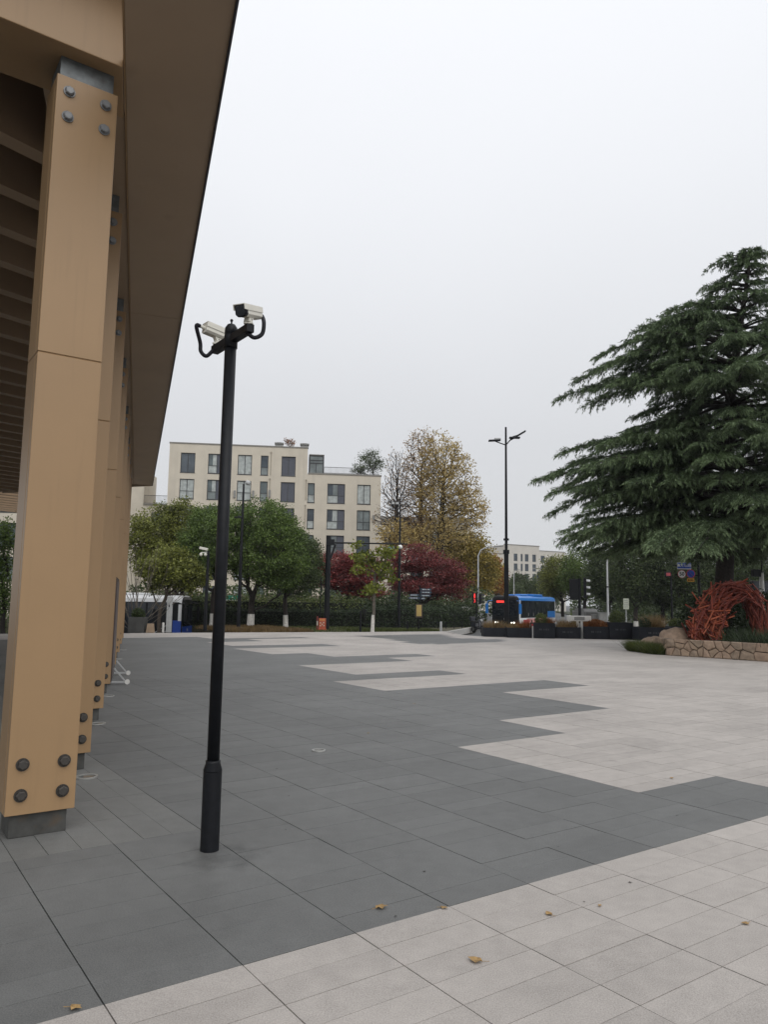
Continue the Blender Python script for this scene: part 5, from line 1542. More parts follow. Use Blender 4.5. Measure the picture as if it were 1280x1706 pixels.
def bus(loc, heading, L_, W_, Hh, label, style):
    """local axes: +y towards the front, x to the right of travel; origin on the ground under the middle"""
    t = empty('city_bus', loc, heading, label, 'bus')
    h = L_ / 2
    # body as a hull: cross section swept with rounded roof, front slightly raked
    roofm, skirt = (BLUE, BUSW) if style == 'blue' else (BUSW, BUSB)
    b = MB()
    def sect(y, inset, top):
        w2 = W_ / 2 - inset
        return [(-w2, y, .32), (w2, y, .32), (w2, y, top - .42), (w2 - .05, y, top - .2), (w2 - .2, y, top - .06), (w2 - .5, y, top), (-w2 + .5, y, top), (-w2 + .2, y, top - .06), (-w2 + .05, y, top - .2), (-w2, y, top - .42)]
    ss = [sect(-h, .10, Hh - .1), sect(-h + .12, 0, Hh), sect(h - .25, 0, Hh), sect(h - .06, .05, Hh - .08), sect(h, .12, Hh - .25)]
    n = 10
    vs = [p for s_ in ss for p in s_]
    fs, mi = [], []
    for k in range(len(ss) - 1):
        for q in range(n):
            fs.append((k * n + q, (k + 1) * n + q, (k + 1) * n + (q + 1) % n, k * n + (q + 1) % n)); mi.append(2 if k >= (2 if style == 'blue' else 3) else 1 if q in (0, 1, 9) else 0)
    fs += [tuple(range(n)), tuple(range(4 * n, 5 * n))[::-1]]; mi += [0, 2]
    b.v = vs; b.f = fs; b.m = mi
    bm = bmesh.new(); me = b.mesh('body', [roofm, skirt, BUSB]); bm.from_mesh(me); bmesh.ops.recalc_face_normals(bm, faces=bm.faces); bm.to_mesh(me); bm.free()
    body = link('body', me, t)
    zt = Hh - .42; zb = 1.08 if style == 'blue' else .95
    # glazing strips with pillars
    for s_ in (-1, 1):
        b = MB(); b.box((s_ * (W_ / 2 + .003), -.15, (zt + zb) / 2), (.012, L_ - .9, zt - zb)); b.build('window_band', [BUSB], t)
        y = -h + .55; k = 0
        while y < h - 1.9:
            b = MB(); b.box((s_ * (W_ / 2 + .012), y + .62, (zt + zb) / 2 + .02), (.008, 1.2, zt - zb - .14)); b.build('side_window', [BUSGLASS], t, bevel=.003); y += 1.3
        # passenger seat backs seen through / against the glass
        for k in range(6):
            b = MB(); b.box((s_ * (W_ / 2 + .0175), -h + 1.2 + k * 1.3, zb + .32), (.002, .10, .28)); b.build('seat_cover', [SKIN], t)
    # windscreen and destination display
    b = MB(); b.box((0, h + .004, 1.92), (W_ - .26, .014, 1.35)); b.build('windscreen', [GLASS], t, bevel=.004)
    b = MB(); b.box((0, h + .006, .98), (W_ - .2, .02, .44)); b.build('front_panel', [BUSB if style == 'blue' else NAVY], t, bevel=.004)
    b = MB(); b.box((0, h + .006, .52), (W_ - .16, .02, .38)); bp = b.build('bumper', [BUSB if style == 'blue' else NAVY], t, bevel=.01)
    b = MB(); b.box((.32, h + .016, Hh - .54), (.86, .02, .19)); b.build('destination_display', [RED_E if style == 'blue' else BUSB], t)
    for s_ in (-1, 1):
        b = MB(); b.tube([(s_ * .86, h - .02, .66), (s_ * .86, h + .03, .66)], .085, 14); b.tube([(s_ * .64, h - .02, .66), (s_ * .64, h + .03, .66)], .06, 14); b.build('headlight', [WHITE_E if style == 'blue' else GREYP], t)
        b = MB(); b.tube([(s_ * (W_ / 2 - .1), h - .02, Hh - .45), (s_ * (W_ / 2 + .22), h + .22, Hh - .5), (s_ * (W_ / 2 + .30), h + .28, Hh - .75)], .035, 8); b.box((s_ * (W_ / 2 + .30), h + .28, Hh - 1.15), (.20, .16, .85)); b.build('mirror', [BLUE if style == 'blue' else BUSB], t)
        for y in (h - 2.3, -h + 2.2):
            b = MB(); b.tube([(s_ * (W_ / 2 - .28), y, .48), (s_ * (W_ / 2 + .006), y, .48)], .48, 24); wl_ = b.build('wheel', [RUBBER], t)
            b = MB(); b.tube([(s_ * (W_ / 2 + .004), y, .48), (s_ * (W_ / 2 + .02), y, .48)], .27, 18); b.build('rim', [MIDGREY], wl_)
    b = MB(); b.tube([(0, h + .016, .98), (0, h + .03, .98)], .085, 16); b.build('badge', [GREYP], t)
    b = MB(); b.box((0, -1.0, Hh + .09), (W_ - .7, 2.6, .22)); b.box((0, 2.2, Hh + .06), (W_ - .9, 1.5, .14)); b.build('roof_unit', [BUSW if style == 'white' else roofm], t, bevel=.06)
    for s_ in (-.45, .45):
        b = MB(); b.bar((s_ - .3, h + .018, 1.26), (s_ + .35, h + .018, 1.42), .02, .03); b.build('wiper', [BUSB], t)
    return t, h

# blue bus turning towards the plaza
head = R(180 - 31)
fr_r = at(864, 1040, 66); 
dirb = Vector((-math.sin(head), math.cos(head), 0))           # travel direction (+y rotated)
rightb = Vector((math.cos(head), math.sin(head), 0))
# the corner at px 864 is the front corner on the bus's own left (seen on our right)
L_, W_, Hh = 10.2, 2.5, 3.02
zc = gz(12, 67) - .1
mid = Vector((fr_r.x, fr_r.y, 0)) - dirb * (L_ / 2) + rightb * (W_ / 2)
t, h = bus((mid.x, mid.y, zc), head, L_, W_, Hh, 'blue roofed city bus with red lit display waiting at the junction', 'blue')
# advert on the visible side (own left)
b = MB(); b.box((-W_ / 2 - .010, .2, .74), (.012, 5.6, .56)); b.build('advert_panel', [PINK], t)
b = MB(); b.box((-W_ / 2 - .019, 3.1, .70), (.006, 1.5, .44)); b.build('advert_block', [ADRED], t)
b = MB(); b.box((-W_ / 2 - .020, -3.7, 1.36), (.012, 2.2, .62)); b.build('side_panel', [BLUE], t)
for k_, s_ in enumerate((.0, .38, .76, 1.14)):
    b = MB(); b.box((-W_ / 2 - .019, .9 - s_, .76), (.006, .26, .05)); b.box((-W_ / 2 - .019, .9 - s_, .66), (.006, .22, .05)); b.box((-W_ / 2 - .020, .9 - s_, .72), (.006, .05, .28)); o = b.build('advert_lettering', [ADRED], t); o['kind'] = 'stuff'
b = MB(); b.tube([(-W_ / 2 - .014, 1.75, .74), (-W_ / 2 - .020, 1.75, .74)], .17, 14); b.build('advert_badge', [BUSB], t)

# white roofed bus parked on the lower road at left
fc_ = at(305, 1000, 46.5)
L_, W_, Hh = 10.5, 2.5, 3.1
t, h = bus((fc_.x - L_ / 2, 46.5 + W_ / 2, -1.30), R(-90 - 0.5), L_, W_, Hh, 'white roofed bus with blue nose and dark doors, low behind the grey planter', 'white')
# own right side faces us: door, rails, blue nose, small lit sign
b = MB(); b.box((W_ / 2 + .02, h - 1.25, 1.28), (.03, 1.1, 1.95)); d_ = b.build('door', [BUSB], t, bevel=.004)
for z in (1.05, .72):
    b = MB(); b.bar((W_ / 2 + .045, h - 1.72, z - .28), (W_ / 2 + .045, h - .78, z + .32), .03, .035); b.build('handrail', [GREYP], d_)
b = MB(); b.box((W_ / 2 + .02, h - .30, 1.10), (.03, .52, .95)); b.build('blue_corner', [NAVY], t, bevel=.01)
b = MB(); b.box((W_ / 2 + .024, h - .14, 2.05), (.03, .20, 1.0)); b.build('pillar', [BUSW], t)
b = MB(); b.box((W_ / 2 + .02, h - 5.2, 2.16), (.02, .42, .2)); b.build('route_sign', [mat('route_sign_red', (.6, .03, .08), .4, emit=.5)], t)
b = MB(); b.box((W_ / 2 + .02, h - 4.3, 2.16), (.02, 1.0, .16)); b.build('route_display', [mat('amber_display', (.35, .22, .05), .5, emit=.35)], t)

# ------------------------------------------------------------------ lamps, poles, signals
def lamp_arm(px, ytop, ybot, Y, zb, r, label, name='street_lamp', m=BLACK, group=None, cat='street lamp'):
    base = P(px, ybot, Y, zb); top = at(px, ytop, Y).z - zb
    t = empty(name, base, 0, label, cat, group)
    return t, top
# tall lamp by the planters
base = P(844.5, 1060, 38.6, 0)
base.z = -.02
top = at(839.5, 711, 38.6).z
t = empty('street_lamp', base, 0, 'tall slim black lamp with three arms standing behind the planters', 'street lamp')
b = MB(); b.tube([(0, 0, 0), (0, 0, top * .40), (0, 0, top * .403), (0, 0, top)], [.125, .115, .075, .05], 14); b.build('pole', [BLACK], t, smooth=False)
b = MB(); b.tube([(0, 0, top * .40 - .15), (0, 0, top * .40 + .05)], .16, 14); b.tube([(0, 0, top * .45), (0, 0, top * .45 + .1)], .14, 14); b.build('collar', [BLACK], t)
for (dx, dz, lx_, rz_) in ((-.62, -.78, .62, 0.06), (.40, -.62, .55, .0), (.70, -.42, .62, .9)):
    b = MB(); b.tube([(0, 0, top - .95), (dx * .5, -.12, top + dz - .10), (dx, -.18, top + dz)], .028, 6)
    arm = b.build('arm', [BLACK], t)
    b = MB(); rot = Matrix.Rotation(-.55 if rz_ > .5 else -rz_, 3, 'Y'); b.box((dx + (0.02 if dx > 0 else 0), -.2, top + dz + .02), (lx_, .26, .075), rot=rot); b.build('lamp_head', [BLACK], arm, bevel=.02)
b = MB(); b.box((-.42, .1, top - .64), (.34, .02, .16)); b.build('solar_panel', [GREYP], t)

def two_head_lamp(px, ytop, ybot, Y, zb, label):
    base = P(px, ybot, Y, zb); top = at(px, ytop, Y).z - zb
    t = empty('street_lamp', base, 0, label, 'street lamp')
    b = MB(); b.tube([(0, 0, 0), (0, 0, top * .45), (0, 0, top)], [.11, .09, .055], 12); b.build('pole', [BLACK], t)
    b = MB(); b.tube([(0, 0, top - .1), (.12, 0, top + .06), (.26, 0, top + .04)], .022, 6); b.tube([(.10, 0, top + .06), (.16, 0, top + .09), (.36, 0, top + .02)], [.05, .15, .12], 12); b.build('lamp_head', [GREYP], t)
    b = MB(); z = at(px, 862, Y).z - zb; b.tube([(0, 0, z), (-.2, 0, z + .05), (-.42, 0, z - .04)], [.03, .06, .02], 8); b.box((-.22, 0, z), (.5, .28, .07)); b.build('side_lamp', [BLACK], t)
two_head_lamp(397, 806, 1045, 43, -.1, 'black double lamp right of the camera post, in front of the round tree')
# floodlight pole with globe
base = P(664.5, 1045, 50, -.1); top = at(668, 831, 50).z + .1
t = empty('flood_light_pole', base, 0, 'slim dark pole with a crossbar of floodlights and a white globe', 'street lamp')
b = MB(); b.tube([(0, 0, 0), (0, 0, top * .62), (0, 0, top)], [.10, .075, .04], 10); b.build('pole', [BLACK], t)
zc_ = at(668, 843, 50).z + .1
b = MB(); b.bar((-.62, 0, zc_), (.56, 0, zc_), .06, .06); b.build('crossbar', [BLACK], t)
for dx in (-.48, -.2, .2, .55):
    b = MB(); b.box((dx, -.06, zc_ + .17), (.26, .16, .2), rot=Matrix.Rotation(.5 if dx > .4 else 0, 3, 'Y')); fl = b.build('floodlight', [BLACK], t, bevel=.01)
    b = MB(); b.box((dx, -.142, zc_ + .17), (.2, .004, .14), rot=Matrix.Rotation(.5 if dx > .4 else 0, 3, 'Y')); b.build('lens', [GREYP], fl)
zg = at(668, 911.5, 50).z + .1
bm = bmesh.new(); bmesh.ops.create_uvsphere(bm, u_segments=16, v_segments=10, radius=.15, matrix=Matrix.Translation((.03, -.1, zg)))
me = bpy.data.meshes.new('globe'); bm.to_mesh(me); bm.free(); me.materials.append(mat('white_globe', (.75, .75, .72), .3)); link('globe', me, t)
b = MB(); b.tube([(.0, 0, zg - .2), (.03, -.1, zg - .13)], .02, 6); b.build('globe_bracket', [BLACK], t)
# gantry arm pole
base = P(544, 1046, 45.5, -.1); top = at(546, 893, 45.5).z + .1
t = empty('gantry_pole', base, 0, 'thick black post with a long thin arm carrying a small blue sign', 'pole')
b = MB(); b.tube([(0, 0, 0), (0, 0, top)], [.17, .15], 14); b.tube([(0, 0, top * .58), (0, 0, top * .60)], .19, 14); b.build('post', [BLACK], t)
za = at(548, 904, 45.5).z + .1
b = MB(); b.box((.12, 0, za + .02), (.5, .34, .34)); b.bar((.15, 0, za - .95), (.42, 0, za - .1), .12, .12); b.build('arm_bracket', [BLACK], t)
b = MB(); b.tube([(.2, 0, za), (4.78, -.1, za - .02)], [.055, .04], 10); b.build('arm', [BLACK], t)
b = MB(); b.box((3.78, -.1, za - .30), (.36, .03, .26)); b.build('blue_sign', [mat('sign_blue_plate', (.12, .28, .52), .4)], t)
b = MB(); b.bar((3.78, -.1, za - .17), (3.78, -.1, za - .04), .03, .03); b.build('sign_bracket', [BLACK], t)
# thin post behind
base = P(533, 1046, 47, -.1)
b = MB(); b.tube([(0, 0, 0), (0, 0, 3.1)], .035, 8); b.tube([(0, 0, 3.1), (0, 0, 3.12)], .05, 8); o = b.build('thin_post', [BLACK], None, loc=base); tag(o, 'thin dark post just left of the thick gantry post', 'post')
base = P(600.5, 1052, 41.2, -.05)
b = MB(); b.tube([(0, 0, 0), (0, 0, .55)], .06, 10); b.tube([(0, 0, .55), (0, 0, 1.15)], .042, 10); o = b.build('thin_post', [BLACK], None, loc=base); tag(o, 'short dark post left of the young lime tree', 'post')
# orange utility box
ORB = mat('orange_red_paint', (.42, .085, .04), .5, var=.2, scale=6); PALE = mat('pale_print', (.52, .46, .38), .6)
base = P(537, 1048, 44.5, -.09)
t = empty('utility_cabinet', base, 0, 'small orange and red box with pale pictures beside the gantry post', 'cabinet')
b = MB(); b.box((0, 0, .38), (.40, .3, .62)); b.box((0, 0, .04), (.46, .36, .08)); b.build('cabinet', [ORB], t, bevel=.01)
b = MB(); b.box((0, -.153, .60), (.34, .004, .1)); b.build('top_label', [mat('orange_label', (.55, .22, .07), .5)], t)
for dx, dz in ((-.1, .42), (.08, .44), (0, .34), (-.1, .26), (.1, .27)):
    b = MB(); b.tube([(dx, -.15, dz), (dx, -.156, dz)], .042, 8); b.build('pale_picture', [PALE], t)
base = P(528.5, 1048, 44.4, -.09); b = MB(); b.box((0, 0, .4), (.07, .07, .8)); b.box((0, 0, .4), (.072, .072, .25), mi=1); o = b.build('marker_post', [mat('dark_red_paint', (.2, .03, .03), .5), PALE], None, loc=base); tag(o, 'short red and white marker post left of the orange box', 'post')
# surveillance pole behind the black post
base = P(341.5, 1046, 41, -.1); top = at(343, 918, 41).z + .1
t = empty('camera_pole', base, 0, 'dark distant pole carrying white cameras, left of the foreground post', 'post')
b = MB(); b.tube([(0, 0, 0), (0, 0, top * .5), (0, 0, top)], [.10, .09, .07], 12); b.build('pole', [BLACK], t)
b = MB(); b.bar((-.42, 0, top - .1), (.02, 0, top - .05), .05, .05); b.build('bracket', [WHITE], t)
b = MB(); b.box((-.25, -.05, top + .12), (.46, .16, .14), rot=Matrix.Rotation(.2, 3, 'Y')); b.build('camera', [CREAMW], t, bevel=.02)
for dx in (-.38, -.14):
    bm = bmesh.new(); bmesh.ops.create_uvsphere(bm, u_segments=12, v_segments=8, radius=.09, matrix=Matrix.Translation((dx, -.05, top - .2)))
    me = bpy.data.meshes.new('dome_camera'); bm.to_mesh(me); bm.free(); me.materials.append(CREAMW); link('dome_camera', me, t)
# green shop/metro sign behind the post
base = P(385, 1030, 56, -.2)
t = empty('green_sign', base, 0, 'green sign with white band on thin legs, between the posts', 'sign')
z1_, z0_ = at(385, 992, 56).z + .2, at(385, 1001, 56).z + .2
b = MB(); b.box((0, 0, (z0_ + z1_) / 2), (.95, .06, z1_ - z0_)); b.build('board', [mat('sign_green', (.01, .25, .17), .4)], t, bevel=.01)
b = MB(); b.box((0, -.032, z0_ + .05), (.9, .01, .08)); b.tube([(.05, -.03, (z0_ + z1_) / 2 + .05), (.05, -.036, (z0_ + z1_) / 2 + .05)], .06, 10); b.build('white_print', [WHITE], t)
for dx in (-.3, .3):
    b = MB(); b.bar((dx, 0, 0), (dx, 0, z0_), .05, .05); b.build('leg', [GREYP], t)

# finger post and yellow board
base = P(698, 1052, 43.9, -.09)
t = empty('notice_sign', base, 0, 'yellow rectangular board in dark frame on a short black post', 'sign')
z1_, z0_ = at(698, 1006.5, 43.9).z + .09, at(698, 1029, 43.9).z + .09
b = MB(); b.tube([(0, 0, 0), (0, 0, .3), (0, 0, .31), (0, 0, z0_)], [.07, .07, .035, .035], 10); b.build('post', [BLACK], t)
b = MB(); b.box((0, 0, (z0_ + z1_) / 2), (.40, .08, z1_ - z0_)); b.build('frame', [mat('dark_bronze', (.05, .035, .03), .5)], t, bevel=.01)
b = MB(); b.box((0, -.043, (z0_ + z1_) / 2 + .02), (.29, .008, z1_ - z0_ - .13)); b.build('panel', [mat('yellow_board', (.42, .30, .10), .5, var=.12, scale=3)], t)
base = P(699, 1040, 56.5, -.15); top = at(699, 975, 56.5).z + .15
t = empty('finger_post', base, 0, 'dark finger post with stacked direction blades above the yellow board', 'signpost')
b = MB(); b.tube([(0, 0, 0), (0, 0, top)], .045, 10); b.build('post', [BLACK], t)
SB = mat('dark_blue_sign', (.03, .05, .075), .45); PR = mat('white_print', (.48, .5, .52), .5)
for k, (dx, w_, py) in enumerate(((.48, .86, 982), (.48, .88, 986.7), (.45, .82, 992), (-.42, .74, 991.5), (-.42, .9, 996.5), (.28, .36, 997))):
    z = at(699, py, 56.5).z + .15
    b = MB(); s_ = 1 if dx > 0 else -1; x0, x1 = dx - s_ * w_ / 2, dx + s_ * w_ / 2
    b.add([(x0, -.05, z - .085), (x1 - s_ * .1, -.05, z - .085), (x1, -.05, z), (x1 - s_ * .1, -.05, z + .085), (x0, -.05, z + .085), (x0, -.02, z - .085), (x1 - s_ * .1, -.02, z - .085), (x1, -.02, z), (x1 - s_ * .1, -.02, z + .085), (x0, -.02, z + .085)],
          [(0, 1, 2, 3, 4), (9, 8, 7, 6, 5)] + [(q, 5 + q, 5 + (q + 1) % 5, (q + 1) % 5) for q in range(5)])
    bl = b.build('blade', [SB], t)
    b = MB()
    for q in range(5): b.box((dx - w_ * .28 + q * w_ * .13, -.056, z), (w_ * .09, .004, .06))
    o = b.build('lettering', [PR], bl); o['kind'] = 'stuff'
# low rail in front of the right hedge
t = empty('low_railing', P(640, 1044, 47.5, -.09), 0, 'low thin dark railing along the foot of the loose hedge', 'railing')
pa, pb = P(600, 1044, 47, -.09), P(770, 1044, 51, -.09)
d = pb - pa
b = MB()
for z in (.12, .42): b.bar(pa - t.location + Vector((0, 0, z)), pb - t.location + Vector((0, 0, z)), .025, .025)
b.build('rail', [BLACK], t)
for k in range(13):
    q = pa.lerp(pb, k / 12) - t.location; b = MB(); b.bar(q, q + Vector((0, 0, .46)), .04, .04); b.build('post', [BLACK], t)
for px, lb in ((735, 'pale square bollard at the corner of the grass strip'), (679, 'dark square bollard below the floodlight pole')):
    base = P(px, 1052, 43.6, -.09); b = MB(); b.box((0, 0, .3), (.12, .12, .6)); b.box((0, 0, .615), (.09, .09, .03)); o = b.build('bollard', [GREYP if px == 735 else BLACK], None, bevel=.006, loc=base); tag(o, lb, 'bollard')
# kiosks at the corner
base = P(764.5, 1044, 55, -.3)
t = empty('info_board', base, 0, 'pale mint information board at the end of the hedge', 'sign')
b = MB(); b.box((0, 0, .78), (.45, .14, .85)); b.build('board', [mat('mint_panel', (.33, .47, .42), .5, var=.06)], t, bevel=.02)
b = MB(); b.box((0, 0, .18), (.32, .1, .36)); b.build('foot', [MIDGREY], t)
b = MB(); b.box((0, -.073, 1.05), (.36, .004, .12)); b.box((0, -.073, .72), (.3, .004, .06)); b.build('print', [mat('green_print', (.10, .28, .22), .5)], t)
base = P(778, 1042, 56, -.3)
t = empty('utility_cabinet', base, 0, 'light grey street cabinet beside the mint board', 'cabinet')
b = MB(); b.box((0, 0, .95), (.64, .45, 1.25)); b.box((0, 0, 1.6), (.68, .5, .05)); b.build('cabinet', [mat('cabinet_grey', (.36, .36, .33), .6, var=.1)], t, bevel=.01)
b = MB(); b.box((.18, -.229, 1.05), (.1, .004, .75)); b.box((-.12, -.229, 1.0), (.34, .004, .9)); b.build('poster', [PALE], t)
b = MB(); b.box((0, 0, .16), (.5, .38, .32)); b.build('base', [MIDGREY], t)
base = P(786, 1044, 53, -.3); b = MB(); b.tube([(0, 0, 0), (0, 0, .66)], .07, 10); b.tube([(0, 0, .66), (0, 0, .70)], [.07, .03], 10); o = b.build('bollard', [BLACK], None, loc=base); tag(o, 'black round bollard left of the parked scooter', 'bollard')

# scooter
base = P(797, 1046, 50, -.34)
t = empty('motor_scooter', base, R(200), 'dark scooter parked at the corner left of the bus', 'scooter')
DARKP = mat('scooter_paint', (.02, .022, .03), .35)
for y in (-.62, .62):
    b = MB(); b.tube([(-.05, y, .25), (.05, y, .25)], .25, 20); wv_ = b.build('wheel', [RUBBER], t); b = MB(); b.tube([(-.056, y, .25), (.056, y, .25)], .13, 14); b.build('rim', [MIDGREY], wv_)
b = MB(); b.box((0, -.45, .55), (.30, .75, .30), taper=.8); b.box((0, .05, .32), (.30, .5, .08)); b.box((0, .42, .62), (.36, .12, .62), rot=Matrix.Rotation(.25, 3, 'X')); b.box((0, .62, .52), (.14, .42, .06)); b.build('body', [DARKP], t, bevel=.03)
b = MB(); b.box((0, -.42, .74), (.28, .72, .1)); b.build('seat', [RUBBER], t, bevel=.03)
b = MB(); b.tube([(0, .58, .3), (0, .36, .98)], .035, 8); b.tube([(-.34, .30, 1.02), (0, .38, 1.0), (.34, .30, 1.02)], .018, 8); b.build('handlebar', [BLACK], t)
b = MB(); b.tube([(0, .46, .86), (0, .52, .86)], .08, 12); b.build('headlight', [GREYP], t)
b = MB(); b.box((0, -.86, .9), (.34, .3, .3)); b.build('top_box', [DARKP], t, bevel=.03)
for s_ in (-1, 1):
    b = MB(); b.tube([(s_ * .26, .33, 1.02), (s_ * .32, .34, 1.2)], .008, 6); b.tube([(s_ * .32, .33, 1.22), (s_ * .32, .35, 1.22)], .06, 10); b.build('mirror', [BLACK], t)

# traffic signals
def signal_head(t, x, y, z, face, lit, w_=.34, h_=.95, m=BLACK):
    """face: direction angle the lenses look (0 = towards -y)"""
    Mx = Matrix.Translation((x, y, z)) @ Matrix.Rotation(face, 4, 'Z')
    b = MB(Mx); b.box((0, 0, 0), (w_, .16, h_)); hd = b.build('signal_head', [m], t, bevel=.02)
    for k in range(3):
        zz = h_ / 2 - h_ * (k + .5) / 3
        b = MB(Mx); b.tube([(0, -.085, zz), (0, -.095, zz)], .115, 16); b.build('lens', [RED_E if lit == k else RUBBER], hd)
        b = MB(Mx); n = 9
        vi, vo = [], []
        for q in range(n):
            a = math.pi * (q / (n - 1)); vi.append((.125 * math.cos(a), -.082, zz + .125 * math.sin(a))); vo.append((.125 * math.cos(a), -.30, zz + .125 * math.sin(a) - .02))
        b.add(vi + vo, [(q, q + 1, n + q + 1, n + q) for q in range(n - 1)]); b.build('visor', [GREYP if lit == -2 else BLACK], hd)
    return hd
base = P(794.5, 1046, 55, -.3); zt = at(794, 986, 55).z + .3
t = empty('traffic_light', base, 0, 'pedestrian signal showing red lights beside the blue bus', 'traffic light')
b = MB(); b.tube([(0, 0, 0), (0, 0, zt)], .055, 10); b.build('pole', [BLACK], t)
zc_ = at(791, 996.5, 55).z + .3
b = MB(); b.box((-.16, -.02, zc_), (.28, .16, .78)); hd = b.build('signal_head', [BLACK], t, bevel=.02)
b = MB(); b.tube([(-.16, -.102, zc_ + .29), (-.16, -.112, zc_ + .29)], .042, 12); b.box((-.16, -.108, zc_ + .17), (.10, .012, .17)); b.box((-.19, -.108, zc_ + .05), (.03, .012, .12)); b.box((-.13, -.108, zc_ + .05), (.03, .012, .12)); b.build('red_figure', [RED_E], hd)
text_mesh('3', .34, RED_E, 'countdown_digit', hd, Matrix.Translation((-.16, -.112, zc_ - .20)) @ Matrix.Rotation(R(90), 4, 'X'), .006)
signal_head(t, .26, .05, zc_ - .05, R(100), -1, .28, .72)
base = P(967, 1046, 44, -.25); zt = at(965, 964, 44).z + .25
t = empty('traffic_light', base, 0, 'black traffic signals seen from behind and side, above the white T sign', 'traffic light')
b = MB(); b.tube([(0, 0, 0), (0, 0, zt)], .085, 12); b.build('pole', [BLACK], t)
zc_ = at(955, 982, 44).z + .25
b = MB(); b.box((-.32, .02, zc_), (.48, .16, 1.2)); hd = b.build('signal_back', [BLACK], t, bevel=.02)
zc2 = at(975, 980, 44).z + .25
signal_head(t, .32, -.02, zc2, R(75), -2, .38, 1.15)
# white T sign
base = P(969, 1063, 36.2, 0)
t = empty('t_shaped_sign', base, 0, 'white T shaped sign with grey label between two black planters', 'sign')
z1_, z0_ = at(972, 1026, 36.9).z, at(972, 1035, 36.9).z
b = MB(); b.box((.05, .55, (z0_ + z1_) / 2), (1.16, .12, z1_ - z0_)); b.build('board', [WHITE], t, bevel=.02)
b = MB(); b.box((.06, .487, (z0_ + z1_) / 2), (.50, .006, (z1_ - z0_) * .62)); b.build('label_panel', [mat('grey_label', (.26, .26, .25), .5)], t)
b = MB(); b.bar((-.02, .55, 0), (-.02, .55, z0_), .10, .10); b.bar((.17, .55, 0), (.17, .55, z0_), .10, .10); b.box((.075, .56, z0_ * .55), (.12, .02, z0_ * .7), mi=1); b.build('post', [WHITE, GREYP], t)
# white marker post between planters
base = P(888.8, 1062, 36.6, 0); b = MB(); b.box((0, 0, .3), (.09, .09, .6)); b.box((0, 0, .62), (.15, .12, .1), mi=1); o = b.build('marker_post', [WHITE, ADRED], None, bevel=.005, loc=base); tag(o, 'white post with red top between the two left pairs of planters', 'post')
# van behind
base = P(977, 1032, 84, gz(14, 84) - .1)
t = empty('parked_van', base, R(6), 'grey and red rear of a van standing behind the white T sign', 'van')
VANM = mat('van_grey', (.17, .17, .17), .4); VR = mat('van_red', (.36, .05, .045), .4)
b = MB(); b.box((0, 0, 1.0), (1.75, 3.8, 1.15)); b.box((0, .1, 1.72), (1.6, 3.0, .36), taper=.88); b.build('body', [VANM], t, bevel=.08)
b = MB(); b.box((0, -1.91, 1.05), (1.6, .02, .16)); b.build('red_band', [VR], t); b = MB(); b.box((0, -1.905, 1.38), (1.4, .02, .3)); b.build('rear_window', [mat('van_glass', (.12, .12, .115), .2)], t)
for s_ in (-1, 1):
    b = MB(); b.box((s_ * .74, -1.91, .85), (.14, .03, .26)); b.build('tail_light', [ADRED], t)
    for y in (-1.25, 1.25):
        b = MB(); b.tube([(s_ * .68, y, .3), (s_ * .88, y, .3)], .32, 18); wv_ = b.build('wheel', [RUBBER], t); b = MB(); b.tube([(s_ * .87, y, .3), (s_ * .89, y, .3)], .18, 12); b.build('rim', [MIDGREY], wv_)
b = MB(); b.box((0, -1.93, .5), (1.7, .1, .2)); b.build('bumper', [VANM], t, bevel=.02)

# overhead road sign
base = P(909, 1020, 105, -.7); 
t = empty('overhead_sign', base, 0, 'dark overhead road sign on a horizontal bar beyond the bus', 'road sign')
zb_ = at(890, 947, 105).z + .7
b = MB(); b.tube([(.6, 0, 0), (.6, 0, zb_ + .2)], .12, 10); b.build('post', [GREYP], t)
b = MB(); b.bar((-1.7, 0, zb_), (.6, 0, zb_ - .02), .14, .14); b.build('bar', [MIDGREY], t)
zp0, zp1 = at(903, 967, 105).z + .7, at(903, 953, 105).z + .7
b = MB(); b.box((-.55, -.08, (zp0 + zp1) / 2), (1.1, .05, zp1 - zp0)); b.build('panel', [mat('navy_sign', (.02, .03, .05), .4)], t)
# pale road lamps
def road_lamp(px, ytop, Y, label, reach=1.9, r=.09):
    base = P(px, 1030, Y, gz(10, Y) - .1); top = at(px, ytop, Y).z - base.z
    t = empty('road_lamp', base, 0, label, 'street lamp', 'pale road lamps along the street')
    b = MB(); b.tube([(0, 0, 0), (0, 0, top * .88), (reach * .12, 0, top * .95), (reach * .4, 0, top * .99), (reach * .8, 0, top)], [r, r * .7, r * .6, r * .5, r * .4], 8); b.build('pole', [GREYP], t)
    b = MB(); b.box((reach, 0, top + .02), (.9, .3, .1), rot=Matrix.Rotation(-.12, 3, 'Y')); b.build('lamp_head', [MIDGREY], t, bevel=.03)
road_lamp(797, 910, 70, 'pale road lamp with curved arm in front of the golden tree')
road_lamp(801, 955, 100, 'thin pale road lamp just right of the curved one', .8, .08)
road_lamp(820, 962, 120, 'thin pale road lamp in front of the orange tree', .6, .08)
road_lamp(857, 950, 118, 'thin pale pole rising behind the blue bus roof', .5, .1)
